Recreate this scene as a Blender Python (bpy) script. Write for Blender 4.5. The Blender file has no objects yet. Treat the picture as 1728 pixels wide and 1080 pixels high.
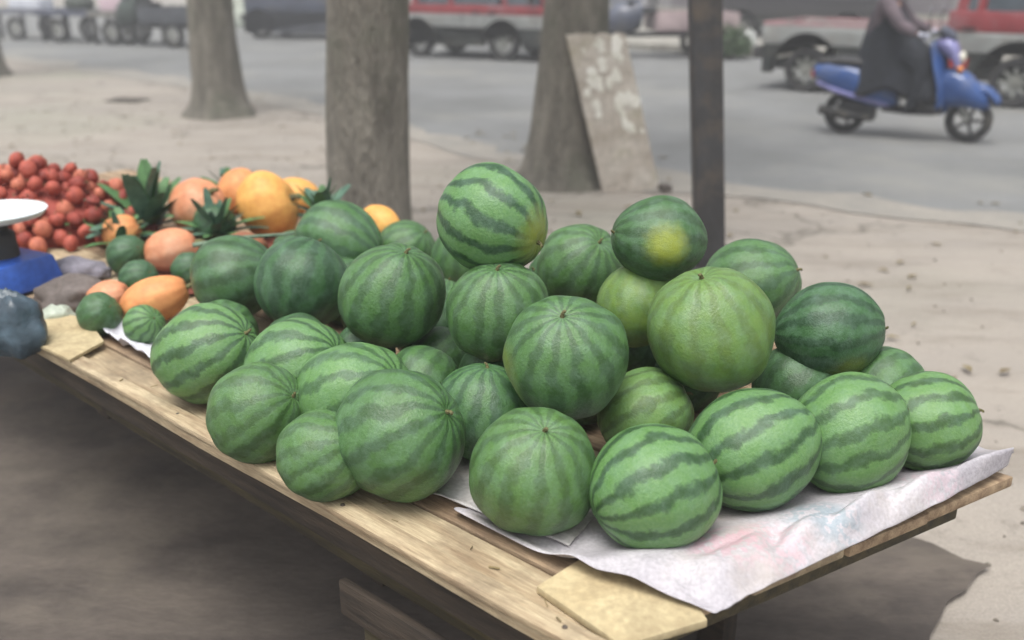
import bpy, bmesh, math, random
from math import pi, sin, cos, radians
from mathutils import Vector, Matrix, Euler, noise
random.seed(7)
S = bpy.context.scene
COL = S.collection

# ------------------------------------------------------------------ camera
CAM_H = 1.6
PITCH = radians(20.3)
FPX = 1600.0
cd = bpy.data.cameras.new("camera")
cam = bpy.data.objects.new("camera", cd)
COL.objects.link(cam)
cam.location = (0, 0, CAM_H)
cam.rotation_euler = (pi / 2 - PITCH, 0, 0)
cd.sensor_width = 36
cd.lens = 36 * FPX / 1728
cd.clip_start = 0.05
cd.clip_end = 600
cd.dof.use_dof = True
cd.dof.focus_distance = 1.75
cd.dof.aperture_fstop = 2.2
S.camera = cam

# ------------------------------------------------------------------ overcast daylight
SUN_EL, SUN_AZ = radians(72), radians(205)
w = bpy.data.worlds.new("World")
S.world = w
w.use_nodes = True
wn, wl = w.node_tree.nodes, w.node_tree.links
wn.clear()
sky = wn.new("ShaderNodeTexSky")
sky.sky_type = 'NISHITA'
sky.sun_disc = False
sky.sun_elevation = SUN_EL
sky.sun_rotation = SUN_AZ
sky.air_density = 1.0
sky.dust_density = 6.0
sky.ozone_density = 1.0
hs = wn.new("ShaderNodeHueSaturation")
hs.inputs["Saturation"].default_value = 0.22
bg = wn.new("ShaderNodeBackground")
bg.inputs["Strength"].default_value = 0.15
wo = wn.new("ShaderNodeOutputWorld")
wl.new(sky.outputs[0], hs.inputs["Color"])
wl.new(hs.outputs[0], bg.inputs["Color"])
wl.new(bg.outputs[0], wo.inputs["Surface"])
sd = bpy.data.lights.new("sun", 'SUN')
sd.energy = 1.3
sd.angle = radians(28)
sd.color = (1.0, 0.97, 0.92)
sun = bpy.data.objects.new("sun", sd)
COL.objects.link(sun)
sun.rotation_euler = (pi / 2 - SUN_EL, 0, pi - SUN_AZ)
sun.location = (0, -5, 20)
S.view_settings.view_transform = 'Standard'
S.view_settings.look = 'None'
S.view_settings.gamma = 1
S.view_settings.exposure = 0.65
S.view_settings.use_curve_mapping = False

# ------------------------------------------------------------------ measured ray helper (used once, to lay things out on real planes)
FW = Vector((0, cos(PITCH), -sin(PITCH)))
UP = Vector((0, sin(PITCH), cos(PITCH)))
RT = Vector((1, 0, 0))
def ray(px, py):
    return FW + RT * ((px - 864) / FPX) + UP * ((540 - py) / FPX)
def on(px, py, z=0.0):
    d = ray(px, py)
    return Vector((0, 0, CAM_H)) + d * ((z - CAM_H) / d.z)
TZ = 0.70                                    # top of the stall boards
def ball(px, py, r, z=None):
    """centre and radius of a round fruit; z None: it rests on the boards"""
    d = ray(px, py)
    t = (CAM_H - TZ) / (r / FPX - d.z) if z is None else (z - CAM_H) / d.z
    return Vector((0, 0, CAM_H)) + d * t, r * t / FPX

# ------------------------------------------------------------------ object helpers
def tag(o, label=None, cat=None, group=None, kind=None):
    if label: o["label"] = label
    if cat: o["category"] = cat
    if group: o["group"] = group
    if kind: o["kind"] = kind
    return o
def empty(name, loc=(0, 0, 0), rz=0.0):
    o = bpy.data.objects.new(name, None)
    o.location = loc
    o.rotation_euler = (0, 0, rz)
    o.empty_display_size = 0.1
    COL.objects.link(o)
    return o
def copy_tree(o, parent=None):
    c = o.copy()
    COL.objects.link(c)
    if parent: c.parent = parent
    for ch in list(o.children):
        copy_tree(ch, c)
    return c

class MB:
    def __init__(self):
        self.v, self.f, self.mi = [], [], []
    def add(self, verts, faces, m=0):
        b = len(self.v)
        self.v += [Vector(p) for p in verts]
        self.f += [tuple(i + b for i in fc) for fc in faces]
        self.mi += [m] * len(faces)
        return self
    def box(self, c, s, rot=None, m=0, taper=1.0):
        hx, hy, hz = s[0] / 2, s[1] / 2, s[2] / 2
        vs = [Vector((x * hx * (taper if z > 0 else 1), y * hy * (taper if z > 0 else 1), z * hz)) for x in (-1, 1) for y in (-1, 1) for z in (-1, 1)]
        if rot is not None:
            R = rot if isinstance(rot, Matrix) else Euler(rot).to_matrix()
            vs = [R @ p for p in vs]
        vs = [p + Vector(c) for p in vs]
        return self.add(vs, [(0, 1, 3, 2), (4, 6, 7, 5), (0, 4, 5, 1), (2, 3, 7, 6), (0, 2, 6, 4), (1, 5, 7, 3)], m)
    def tube(self, pts, rad, seg=10, m=0, cap=True, flat=1.0):
        pts = [Vector(p) for p in pts]
        n = len(pts)
        rads = rad if isinstance(rad, (list, tuple)) else [rad] * n
        vs, fs = [], []
        ref = Vector((0, 0, 1))
        t0 = (pts[1] - pts[0]).normalized()
        if abs(t0.z) > 0.9: ref = Vector((1, 0, 0))
        for i, p in enumerate(pts):
            t = (pts[min(i + 1, n - 1)] - pts[max(i - 1, 0)]).normalized()
            a = ref - t * ref.dot(t)
            a.normalize()
            b = t.cross(a)
            ref = a
            for k in range(seg):
                an = 2 * pi * k / seg
                vs.append(p + (a * cos(an) * flat + b * sin(an)) * rads[i])
        for i in range(n - 1):
            for k in range(seg):
                k2 = (k + 1) % seg
                fs.append((i * seg + k, i * seg + k2, (i + 1) * seg + k2, (i + 1) * seg + k))
        if cap:
            fs.append(tuple(reversed(range(seg))))
            fs.append(tuple(range((n - 1) * seg, n * seg)))
        return self.add(vs, fs, m)
    def lathe(self, prof, c=(0, 0, 0), axis='z', seg=32, m=0, close=False):
        vs, fs = [], []
        for (r, h) in prof:
            for k in range(seg):
                a = 2 * pi * k / seg
                if axis == 'z': p = (r * cos(a), r * sin(a), h)
                elif axis == 'y': p = (r * cos(a), h, r * sin(a))
                else: p = (h, r * cos(a), r * sin(a))
                vs.append(Vector(p) + Vector(c))
        n = len(prof)
        for i in range(n if close else n - 1):
            i2 = (i + 1) % n
            for k in range(seg):
                k2 = (k + 1) % seg
                fs.append((i * seg + k, i * seg + k2, i2 * seg + k2, i2 * seg + k))
        return self.add(vs, fs, m)
    def prism(self, poly, y0, y1, m=0):
        """polygon in x,z extruded along y"""
        n = len(poly)
        vs = [(x, y0, z) for x, z in poly] + [(x, y1, z) for x, z in poly]
        fs = [tuple(range(n)), tuple(reversed(range(n, 2 * n)))]
        fs += [(i, i + n, (i + 1) % n + n, (i + 1) % n) for i in range(n)]
        return self.add(vs, fs, m)
    def ell(self, c, s, seg=20, rings=12, rot=None, m=0):
        R = Euler(rot).to_matrix() if rot is not None else Matrix.Identity(3)
        vs, fs = [], []
        for i in range(rings + 1):
            ph = pi * i / rings
            for k in range(seg):
                a = 2 * pi * k / seg
                vs.append(Vector(c) + R @ Vector((s[0] * sin(ph) * cos(a), s[1] * sin(ph) * sin(a), s[2] * cos(ph))))
        for i in range(rings):
            for k in range(seg):
                k2 = (k + 1) % seg
                fs.append((i * seg + k, (i + 1) * seg + k, (i + 1) * seg + k2, i * seg + k2))
        return self.add(vs, fs, m)
    def loft(self, secs, seg=20, m=0, power=2.6):
        """sections along x: (x, zc, half width, half height)"""
        vs, fs = [], []
        for (x, zc, hw, hh) in secs:
            for k in range(seg):
                a = 2 * pi * k / seg
                cx, sx = cos(a), sin(a)
                q = (abs(cx) ** power + abs(sx) ** power) ** (-1 / power)
                vs.append((x, cx * q * hw, zc + sx * q * hh))
        n = len(secs)
        for i in range(n - 1):
            for k in range(seg):
                k2 = (k + 1) % seg
                fs.append((i * seg + k, i * seg + k2, (i + 1) * seg + k2, (i + 1) * seg + k))
        fs.append(tuple(reversed(range(seg))))
        fs.append(tuple(range((n - 1) * seg, n * seg)))
        return self.add(vs, fs, m)
    def build(self, name, mats, parent=None, smooth=True, bevel=0.0, angle=40, loc=None, seg=2):
        me = bpy.data.meshes.new(name)
        me.from_pydata([tuple(p) for p in self.v], [], self.f)
        if not isinstance(mats, (list, tuple)): mats = [mats]
        for mt in mats: me.materials.append(mt)
        me.polygons.foreach_set("material_index", self.mi)
        bm = bmesh.new()
        bm.from_mesh(me)
        bmesh.ops.remove_doubles(bm, verts=bm.verts, dist=1e-5)
        bmesh.ops.recalc_face_normals(bm, faces=bm.faces)
        if bevel > 0:
            es = [e for e in bm.edges if len(e.link_faces) == 2 and e.calc_face_angle(0) > radians(30)]
            bmesh.ops.bevel(bm, geom=es, offset=bevel, segments=seg, affect='EDGES', profile=0.6, clamp_overlap=True)
        bm.to_mesh(me)
        bm.free()
        if smooth:
            me.polygons.foreach_set("use_smooth", [True] * len(me.polygons))
            me.set_sharp_from_angle(angle=radians(angle))
        o = bpy.data.objects.new(name, me)
        COL.objects.link(o)
        if parent: o.parent = parent
        if loc is not None: o.location = loc
        return o

# ------------------------------------------------------------------ materials
def lin(c):
    return tuple(((x / 255) / 12.92 if x / 255 <= 0.04045 else ((x / 255 + 0.055) / 1.055) ** 2.4) for x in c) + (1,)
def nodes(name):
    m = bpy.data.materials.new(name)
    m.use_nodes = True
    nt = m.node_tree
    return m, nt, nt.nodes, nt.links, nt.nodes["Principled BSDF"]
def surf(name, c1, c2=None, scale=6.0, rough=0.7, bump=0.15, stretch=(1, 1, 1), metal=0.0, coat=0.0, fine=60.0, dist=0.004, dirt=None, spread=(0.35, 0.65), rvar=0.12):
    """a surface with large tone variation, fine grain, dirt and relief, all in object space"""
    m, nt, N, L, B = nodes(name)
    c2 = c2 or tuple(x * 0.7 for x in c1)
    tc = N.new("ShaderNodeTexCoord")
    mp = N.new("ShaderNodeMapping")
    mp.inputs["Scale"].default_value = stretch
    L.new(tc.outputs["Object"], mp.inputs["Vector"])
    n1 = N.new("ShaderNodeTexNoise")
    n1.inputs["Scale"].default_value = scale
    n1.inputs["Detail"].default_value = 6
    n1.inputs["Roughness"].default_value = 0.6
    L.new(mp.outputs[0], n1.inputs["Vector"])
    rp = N.new("ShaderNodeValToRGB")
    rp.color_ramp.elements[0].position = spread[0]
    rp.color_ramp.elements[1].position = spread[1]
    rp.color_ramp.elements[0].color = tuple(c2)[:3] + (1,)
    rp.color_ramp.elements[1].color = tuple(c1)[:3] + (1,)
    L.new(n1.outputs["Fac"], rp.inputs["Fac"])
    col = rp.outputs[0]
    n2 = N.new("ShaderNodeTexNoise")
    n2.inputs["Scale"].default_value = fine
    n2.inputs["Detail"].default_value = 4
    L.new(mp.outputs[0], n2.inputs["Vector"])
    mx = N.new("ShaderNodeMixRGB")
    mx.blend_type = 'OVERLAY'
    mx.inputs["Fac"].default_value = 0.35
    L.new(col, mx.inputs[1])
    L.new(n2.outputs["Fac"], mx.inputs[2])
    col = mx.outputs[0]
    if dirt:
        n3 = N.new("ShaderNodeTexNoise")
        n3.inputs["Scale"].default_value = scale * 0.6
        n3.inputs["Detail"].default_value = 8
        n3.inputs["Roughness"].default_value = 0.7
        L.new(tc.outputs["Object"], n3.inputs["Vector"])
        r3 = N.new("ShaderNodeValToRGB")
        r3.color_ramp.elements[0].position = 0.5
        r3.color_ramp.elements[1].position = 0.72
        L.new(n3.outputs["Fac"], r3.inputs["Fac"])
        m3 = N.new("ShaderNodeMixRGB")
        L.new(r3.outputs[0], m3.inputs[0])
        L.new(col, m3.inputs[1])
        m3.inputs[2].default_value = tuple(dirt)[:3] + (1,)
        col = m3.outputs[0]
    L.new(col, B.inputs["Base Color"])
    mr = N.new("ShaderNodeMapRange")
    mr.inputs["To Min"].default_value = max(0.03, rough - rvar)
    mr.inputs["To Max"].default_value = min(1, rough + rvar)
    L.new(n1.outputs["Fac"], mr.inputs["Value"])
    L.new(mr.outputs[0], B.inputs["Roughness"])
    B.inputs["Metallic"].default_value = metal
    B.inputs["Coat Weight"].default_value = coat
    B.inputs["Coat Roughness"].default_value = 0.15
    if bump > 0:
        ad = N.new("ShaderNodeMath")
        ad.operation = 'ADD'
        L.new(n1.outputs["Fac"], ad.inputs[0])
        L.new(n2.outputs["Fac"], ad.inputs[1])
        bp = N.new("ShaderNodeBump")
        bp.inputs["Strength"].default_value = bump
        bp.inputs["Distance"].default_value = dist
        L.new(ad.outputs[0], bp.inputs["Height"])
        L.new(bp.outputs[0], B.inputs["Normal"])
    return m

def melon_material(name, light, dark, mottled, n_stripes, wide):
    m, nt, N, L, B = nodes(name)
    def math_(op, a, b=None, c=None):
        k = N.new("ShaderNodeMath")
        k.operation = op
        for i, x in enumerate((a, b, c)):
            if x is None: continue
            if isinstance(x, (int, float)): k.inputs[i].default_value = x
            else: L.new(x, k.inputs[i])
        return k.outputs[0]
    tc = N.new("ShaderNodeTexCoord")
    oi = N.new("ShaderNodeObjectInfo")
    off = N.new("ShaderNodeVectorMath")
    off.operation = 'ADD'
    L.new(tc.outputs["Object"], off.inputs[0])
    cb = N.new("ShaderNodeCombineXYZ")
    rnd = math_('MULTIPLY', oi.outputs["Random"], 37.0)
    for i in range(3): L.new(rnd, cb.inputs[i])
    L.new(cb.outputs[0], off.inputs[1])
    def nz(scale, det, rough=0.6):
        k = N.new("ShaderNodeTexNoise")
        k.inputs["Scale"].default_value = scale
        k.inputs["Detail"].default_value = det
        k.inputs["Roughness"].default_value = rough
        L.new(off.outputs[0], k.inputs["Vector"])
        return k.outputs["Fac"]
    sp = N.new("ShaderNodeSeparateXYZ")
    L.new(tc.outputs["Object"], sp.inputs[0])
    ang = math_('ARCTAN2', sp.outputs[1], sp.outputs[0])
    w1 = math_('MULTIPLY', math_('SUBTRACT', nz(2.0, 2), 0.5), 0.5)
    w2 = math_('MULTIPLY', math_('SUBTRACT', nz(13, 4, 0.7), 0.5), 0.2)
    a2 = math_('ADD', math_('ADD', ang, w1), w2)
    st = math_('SINE', math_('MULTIPLY', a2, float(n_stripes)))
    mr = N.new("ShaderNodeMapRange")
    mr.interpolation_type = 'SMOOTHSTEP'
    mr.inputs["From Min"].default_value = wide - 0.62
    mr.inputs["From Max"].default_value = wide + 0.62
    L.new(st, mr.inputs["Value"])
    at = N.new("ShaderNodeAttribute")
    at.attribute_type = 'OBJECT'
    at.attribute_name = 'stripe'
    fac = math_('MULTIPLY', mr.outputs[0], at.outputs["Fac"])
    # mottled light rind
    rp = N.new("ShaderNodeValToRGB")
    rp.color_ramp.elements[0].position = 0.30
    rp.color_ramp.elements[1].position = 0.72
    rp.color_ramp.elements[0].color = mottled
    rp.color_ramp.elements[1].color = light
    net = N.new("ShaderNodeTexVoronoi")
    net.feature = 'DISTANCE_TO_EDGE'
    net.inputs["Scale"].default_value = 9
    L.new(off.outputs[0], net.inputs["Vector"])
    nf = math_('ADD', math_('MULTIPLY', nz(22, 5, 0.7), 0.75), math_('MULTIPLY', net.outputs["Distance"], 0.35))
    L.new(nf, rp.inputs["Fac"])
    mx = N.new("ShaderNodeMixRGB")
    L.new(fac, mx.inputs[0])
    L.new(rp.outputs[0], mx.inputs[1])
    mx.inputs[2].default_value = dark
    # yellow field spot around local +x
    at2 = N.new("ShaderNodeAttribute")
    at2.attribute_type = 'OBJECT'
    at2.attribute_name = 'spot'
    v = N.new("ShaderNodeVectorMath")
    v.operation = 'DISTANCE'
    L.new(tc.outputs["Object"], v.inputs[0])
    at5 = N.new("ShaderNodeAttribute")
    at5.attribute_type = 'OBJECT'
    at5.attribute_name = 'spot_at'
    L.new(at5.outputs["Vector"], v.inputs[1])
    dd = math_('ADD', v.outputs["Value"], math_('MULTIPLY', nz(5, 3), 0.3))
    sr = N.new("ShaderNodeMapRange")
    sr.interpolation_type = 'SMOOTHSTEP'
    sr.inputs["From Min"].default_value = 0.84
    sr.inputs["From Max"].default_value = 0.30
    L.new(dd, sr.inputs["Value"])
    mx2 = N.new("ShaderNodeMixRGB")
    L.new(math_('MULTIPLY', sr.outputs[0], at2.outputs["Fac"]), mx2.inputs[0])
    L.new(mx.outputs[0], mx2.inputs[1])
    mx2.inputs[2].default_value = lin((140, 150, 58))
    # overall yellow tone
    at3 = N.new("ShaderNodeAttribute")
    at3.attribute_type = 'OBJECT'
    at3.attribute_name = 'tone'
    mx3 = N.new("ShaderNodeMixRGB")
    mx3.blend_type = 'MIX'
    L.new(math_('MULTIPLY', at3.outputs["Fac"], math_('ADD', math_('MULTIPLY', nz(3, 3), 0.8), 0.1)), mx3.inputs[0])
    L.new(mx2.outputs[0], mx3.inputs[1])
    mx3.inputs[2].default_value = lin((122, 148, 62))
    # tan scars and scuffs
    sc_r = N.new("ShaderNodeMapRange")
    sc_r.inputs["From Min"].default_value = 0.70
    sc_r.inputs["From Max"].default_value = 0.76
    sc_r.inputs["To Max"].default_value = 0.55
    L.new(nz(7, 7, 0.85), sc_r.inputs["Value"])
    mxs = N.new("ShaderNodeMixRGB")
    L.new(sc_r.outputs[0], mxs.inputs[0])
    L.new(mx3.outputs[0], mxs.inputs[1])
    mxs.inputs[2].default_value = lin((150, 140, 102))
    mx3 = mxs
    # pale wax bloom and dust, patchy
    mx4 = N.new("ShaderNodeMixRGB")
    dr = N.new("ShaderNodeMapRange")
    dr.inputs["From Min"].default_value = 0.42
    dr.inputs["From Max"].default_value = 0.75
    dr.inputs["To Max"].default_value = 0.30
    L.new(nz(3.3, 8, 0.75), dr.inputs["Value"])
    L.new(dr.outputs[0], mx4.inputs[0])
    L.new(mx3.outputs[0], mx4.inputs[1])
    mx4.inputs[2].default_value = lin((130, 158, 144))
    L.new(mx4.outputs[0], B.inputs["Base Color"])
    rr = N.new("ShaderNodeMapRange")
    rr.inputs["To Min"].default_value = 0.30
    rr.inputs["To Max"].default_value = 0.58
    L.new(nz(5, 6, 0.7), rr.inputs["Value"])
    L.new(rr.outputs[0], B.inputs["Roughness"])
    bp = N.new("ShaderNodeBump")
    bp.inputs["Strength"].default_value = 0.2
    bp.inputs["Distance"].default_value = 0.02
    L.new(math_('ADD', nz(26, 4), math_('MULTIPLY', fac, -0.25)), bp.inputs["Height"])
    L.new(bp.outputs[0], B.inputs["Normal"])
    return m

def ground_material():
    """dusty pavement: worn grey-beige concrete with dust drifts, stains, wheel marks and cracks"""
    m, nt, N, L, B = nodes("dusty_pavement")
    tc = N.new("ShaderNodeTexCoord")
    def nz(scale, det, rough=0.6, st=None, rot=0):
        k = N.new("ShaderNodeTexNoise")
        k.inputs["Scale"].default_value = scale
        k.inputs["Detail"].default_value = det
        k.inputs["Roughness"].default_value = rough
        mp = N.new("ShaderNodeMapping")
        mp.inputs["Rotation"].default_value = (0, 0, rot)
        mp.inputs["Scale"].default_value = st or (1, 1, 1)
        L.new(tc.outputs["Object"], mp.inputs["Vector"])
        L.new(mp.outputs[0], k.inputs["Vector"])
        return k.outputs["Fac"]
    def ramp(src, p0, p1, c0, c1):
        r = N.new("ShaderNodeValToRGB")
        r.color_ramp.elements[0].position = p0
        r.color_ramp.elements[1].position = p1
        r.color_ramp.elements[0].color = c0
        r.color_ramp.elements[1].color = c1
        L.new(src, r.inputs["Fac"])
        return r.outputs[0]
    def mix(f, a, b, mode='MIX'):
        k = N.new("ShaderNodeMixRGB")
        k.blend_type = mode
        for i, x in enumerate((f, a, b)):
            if isinstance(x, (int, float)): k.inputs[i].default_value = x
            elif isinstance(x, tuple): k.inputs[i].default_value = x
            else: L.new(x, k.inputs[i])
        return k.outputs[0]
    BK, WH = (0, 0, 0, 1), (1, 1, 1, 1)
    base = ramp(nz(0.5, 8, 0.65, (1, 2.2, 1), 0.7), 0.3, 0.7, lin((138, 132, 125)), lin((156, 148, 138)))
    base = mix(ramp(nz(1.6, 8, 0.7, (0.6, 2.4, 1), 0.72), 0.48, 0.7, BK, WH), base, lin((122, 114, 104)))
    base = mix(ramp(nz(0.23, 4, 0.5), 0.55, 0.72, BK, (.6, .6, .6, 1)), base, lin((140, 142, 126)))
    base = mix(ramp(nz(5, 9, 0.75), 0.58, 0.78, BK, WH), base, lin((100, 95, 86)))
    base = mix(0.5, base, nz(120, 5, 0.7), 'OVERLAY')
    # sparse dark stains
    base = mix(ramp(nz(2.2, 3, 0.5, (0.7, 1.3, 1), 2.0), 0.67, 0.73, BK, (0.55, 0.55, 0.55, 1)), base, lin((88, 82, 74)))
    vor = N.new("ShaderNodeTexVoronoi")
    vor.feature = 'DISTANCE_TO_EDGE'
    vor.inputs["Scale"].default_value = 0.42
    wv = N.new("ShaderNodeVectorMath")
    wv.operation = 'ADD'
    k = N.new("ShaderNodeTexNoise")
    k.inputs["Scale"].default_value = 1.7
    k.inputs["Detail"].default_value = 6
    L.new(tc.outputs["Object"], k.inputs["Vector"])
    L.new(tc.outputs["Object"], wv.inputs[0])
    L.new(k.outputs["Color"], wv.inputs[1])
    L.new(wv.outputs[0], vor.inputs["Vector"])
    cr = ramp(vor.outputs["Distance"], 0.0, 0.012, (0.75, 0.75, 0.75, 1), BK)
    base = mix(cr, base, lin((84, 80, 72)))
    L.new(base, B.inputs["Base Color"])
    B.inputs["Roughness"].default_value = 0.92
    bp = N.new("ShaderNodeBump")
    bp.inputs["Strength"].default_value = 0.5
    bp.inputs["Distance"].default_value = 0.012
    ad = N.new("ShaderNodeMath")
    ad.operation = 'ADD'
    L.new(nz(9, 9, 0.75), ad.inputs[0])
    L.new(nz(90, 3, 0.7), ad.inputs[1])
    L.new(ad.outputs[0], bp.inputs["Height"])
    L.new(bp.outputs[0], B.inputs["Normal"])
    return m

MELON_A = melon_material("melon_rind_striped", lin((104, 142, 86)), lin((34, 68, 36)), lin((80, 122, 66)), 12, 0.34)
MELON_B = melon_material("melon_rind_green", lin((80, 120, 68)), lin((32, 64, 34)), lin((60, 98, 50)), 13, 0.10)
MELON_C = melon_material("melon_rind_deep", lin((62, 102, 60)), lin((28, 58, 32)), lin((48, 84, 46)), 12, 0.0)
STEM = surf("dry_stem", lin((112, 110, 70)), lin((80, 74, 48)), 30, 0.8, 0.3)
WOOD_PALE = surf("pale_plank", lin((186, 170, 140)), lin((142, 122, 96)), 5, 0.75, 0.35, (0.9, 9, 9), fine=40, dirt=lin((112, 98, 80)))
WOOD_TAN = surf("tan_plank", lin((168, 146, 118)), lin((122, 100, 78)), 5, 0.78, 0.35, (0.9, 9, 9), fine=40, dirt=lin((94, 80, 66)))
WOOD_DARK = surf("dark_rail_wood", lin((70, 60, 50)), lin((40, 34, 29)), 6, 0.8, 0.4, (0.8, 8, 8), fine=45)
WOOD_OLIVE = surf("olive_rail_wood", lin((78, 70, 48)), lin((46, 41, 30)), 6, 0.8, 0.4, (0.8, 8, 8), fine=45)
CARD = surf("cardboard", lin((192, 178, 142)), lin((160, 142, 108)), 6, 0.85, 0.15, (1, 1, 1), fine=90, dirt=lin((132, 116, 88)))
BARK = surf("grey_bark", lin((130, 125, 115)), lin((94, 90, 82)), 3.2, 0.92, 1.0, (2.4, 2.4, 0.6), fine=26, dist=0.03, dirt=lin((92, 94, 80)))
LEAF = surf("tree_leaf", (0.06, 0.11, 0.035), (0.035, 0.07, 0.02), 2, 0.6, 0)
POSTM = surf("dark_post_paint", lin((56, 56, 58)), lin((44, 43, 44)), 7, 0.65, 0.25, (1, 1, 0.4), fine=50, dirt=lin((84, 74, 64)))
SLAB = surf("flaking_slab", lin((196, 190, 180)), lin((160, 150, 138)), 3.5, 0.8, 0.4, fine=30, dirt=lin((142, 136, 108)))
PAINTFLAKE = surf("white_flakes", lin((226, 224, 216)), lin((196, 194, 180)), 8, 0.7, 0.3)
TYRE = surf("tyre_rubber", (0.022, 0.022, 0.024), (0.012, 0.012, 0.013), 12, 0.85, 0.2, dirt=lin((84, 80, 72)))
ALLOY = surf("worn_alloy", lin((176, 178, 172)), lin((120, 120, 114)), 14, 0.42, 0.1, metal=0.5, dirt=lin((96, 92, 82)))
CHROME = surf("chrome", lin((200, 202, 204)), lin((170, 170, 172)), 14, 0.2, 0.0, metal=1.0)
PLASTIC_BLK = surf("black_plastic", (0.03, 0.031, 0.034), (0.018, 0.018, 0.02), 9, 0.55, 0.1, dirt=lin((62, 58, 52)))
RED = surf("faded_red_paint", lin((140, 44, 50)), lin((118, 36, 42)), 3, 0.45, 0.03, coat=0.3, dirt=lin((136, 100, 104)))
SILVER = surf("silver_paint", lin((156, 158, 156)), lin((130, 132, 130)), 3, 0.4, 0.03, coat=0.4, dirt=lin((128, 122, 112)))
SKIRT = surf("dark_skirt_paint", lin((44, 48, 46)), lin((30, 34, 32)), 4, 0.55, 0.05, dirt=lin((84, 80, 70)))
NAVYPAINT = surf("slate_blue_paint", lin((74, 80, 96)), lin((56, 60, 74)), 3, 0.4, 0.03, coat=0.4, dirt=lin((98, 94, 90)))
BLUE = surf("blue_scooter_paint", lin((34, 76, 138)), lin((28, 62, 116)), 5, 0.35, 0.03, coat=0.5, dirt=lin((84, 92, 118)))
LAVENDER = surf("lavender_panel", lin((140, 138, 186)), lin((112, 112, 160)), 5, 0.4, 0.03, coat=0.4)
GLASS = surf("car_glass", lin((70, 80, 88)), lin((54, 62, 68)), 2, 0.12, 0.0, coat=0.6, rvar=0.03)
LAMPGLASS = surf("headlamp_glass", lin((216, 214, 200)), lin((196, 190, 170)), 9, 0.15, 0.0, rvar=0.03)
ORANGE_LENS = surf("orange_lens", lin((226, 146, 62)), lin((206, 116, 46)), 9, 0.2, 0.0, rvar=0.03)
RED_LENS = surf("red_lens", lin((176, 40, 30)), lin((140, 28, 24)), 9, 0.25, 0.0, rvar=0.03)
CLOTH_NAVY = surf("dark_navy_cloth", lin((38, 41, 50)), lin((26, 29, 35)), 12, 0.95, 0.5, dist=0.01)
CLOTH_MAUVE = surf("mauve_grey_cloth", lin((104, 92, 98)), lin((78, 70, 76)), 10, 0.95, 0.5, dist=0.01)
SKIN = surf("skin", lin((182, 136, 108)), lin((164, 118, 92)), 12, 0.55, 0.1)
GLOVE = surf("pale_glove", lin((204, 206, 220)), lin((172, 174, 190)), 14, 0.9, 0.3)
SACK = None
ROAD = surf("asphalt_road", lin((118, 119, 119)), lin((102, 103, 102)), 0.7, 0.85, 0.4, (1, 1, 1), fine=80, dist=0.01, dirt=lin((128, 127, 122)))
GROUND = ground_material()
KERB = surf("kerb_concrete", lin((158, 156, 148)), lin((124, 120, 112)), 3, 0.9, 0.4)

# ------------------------------------------------------------------ setting
DIR = Vector((0.745, -0.667, 0))            # along the road, to the right and nearer
NRM = Vector((0.667, 0.745, 0))             # across the road, away from the camera
def rp_(a, n, z=0.0):
    p = DIR * a + NRM * n
    return Vector((p.x, p.y, z))
def sheet(name, pts, mat, z, kind='structure', sub=None):
    me = bpy.data.meshes.new(name)
    me.from_pydata([(p[0], p[1], z) for p in pts], [], [tuple(range(len(pts)))])
    me.materials.append(mat)
    o = bpy.data.objects.new(name, me)
    COL.objects.link(o)
    if kind: o["kind"] = kind
    return o
# ground: gently uneven near the camera, flat far away
g = MB()
def axis_steps():
    xs = [-260, -120, -60, -30, -20]
    x = -15.0
    while x < 15.01:
        xs.append(x); x += 0.25
    return xs + [20, 30, 60, 120, 260]
XS = axis_steps()
YS = [-200, -80, -30, -10, -5] + [y * 0.25 for y in range(-10, 73)] + [24, 40, 80, 160, 320]
verts = []
for y in YS:
    for x in XS:
        n_ = NRM.x * x + NRM.y * y
        k = max(0, min(1, (6.0 - n_) / 1.0))
        h = (noise.noise(Vector((x * 0.5, y * 0.5, 0))) * 0.010 + noise.noise(Vector((x * 2.1, y * 2.1, 3))) * 0.005) * k
        verts.append((x, y, h - 0.006 * k - 0.001 * (1 - k)))
nx = len(XS)
faces = [(j * nx + i, j * nx + i + 1, (j + 1) * nx + i + 1, (j + 1) * nx + i) for j in range(len(YS) - 1) for i in range(nx - 1)]
g.add(verts, faces)
go = g.build("ground", GROUND, angle=80)
go["kind"] = "structure"

def ragged(a0, a1, n0, amp, seed, step=0.35):
    out = []
    a = a0
    while a <= a1:
        out.append((a, n0(a) + noise.noise(Vector((a * 0.8, seed, 0))) * amp + noise.noise(Vector((a * 3.1, seed, 5))) * amp * 0.35))
        a += step
    return out
def road_edge(a):                            # near edge of the asphalt, measured from the photograph
    return 7.5 if a < -12 else 7.5 - (a + 12) * 0.2 if a < -6 else 6.3 + max(0, a + 4) * 0.2 if a < 2 else 7.5
near = ragged(-45, 45, road_edge, 0.16, 1.0)
pts = [rp_(a, n) for a, n in near] + [rp_(45, 17.2), rp_(-45, 17.2)]
me = bpy.data.meshes.new("road")
me.from_pydata([(p.x, p.y, 0.004) for p in pts], [], [tuple(range(len(pts)))])
bm = bmesh.new(); bm.from_mesh(me); bmesh.ops.triangulate(bm, faces=bm.faces); bm.to_mesh(me); bm.free()
me.materials.append(ROAD)
road = bpy.data.objects.new("road", me)
COL.objects.link(road)
road["kind"] = "structure"
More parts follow.
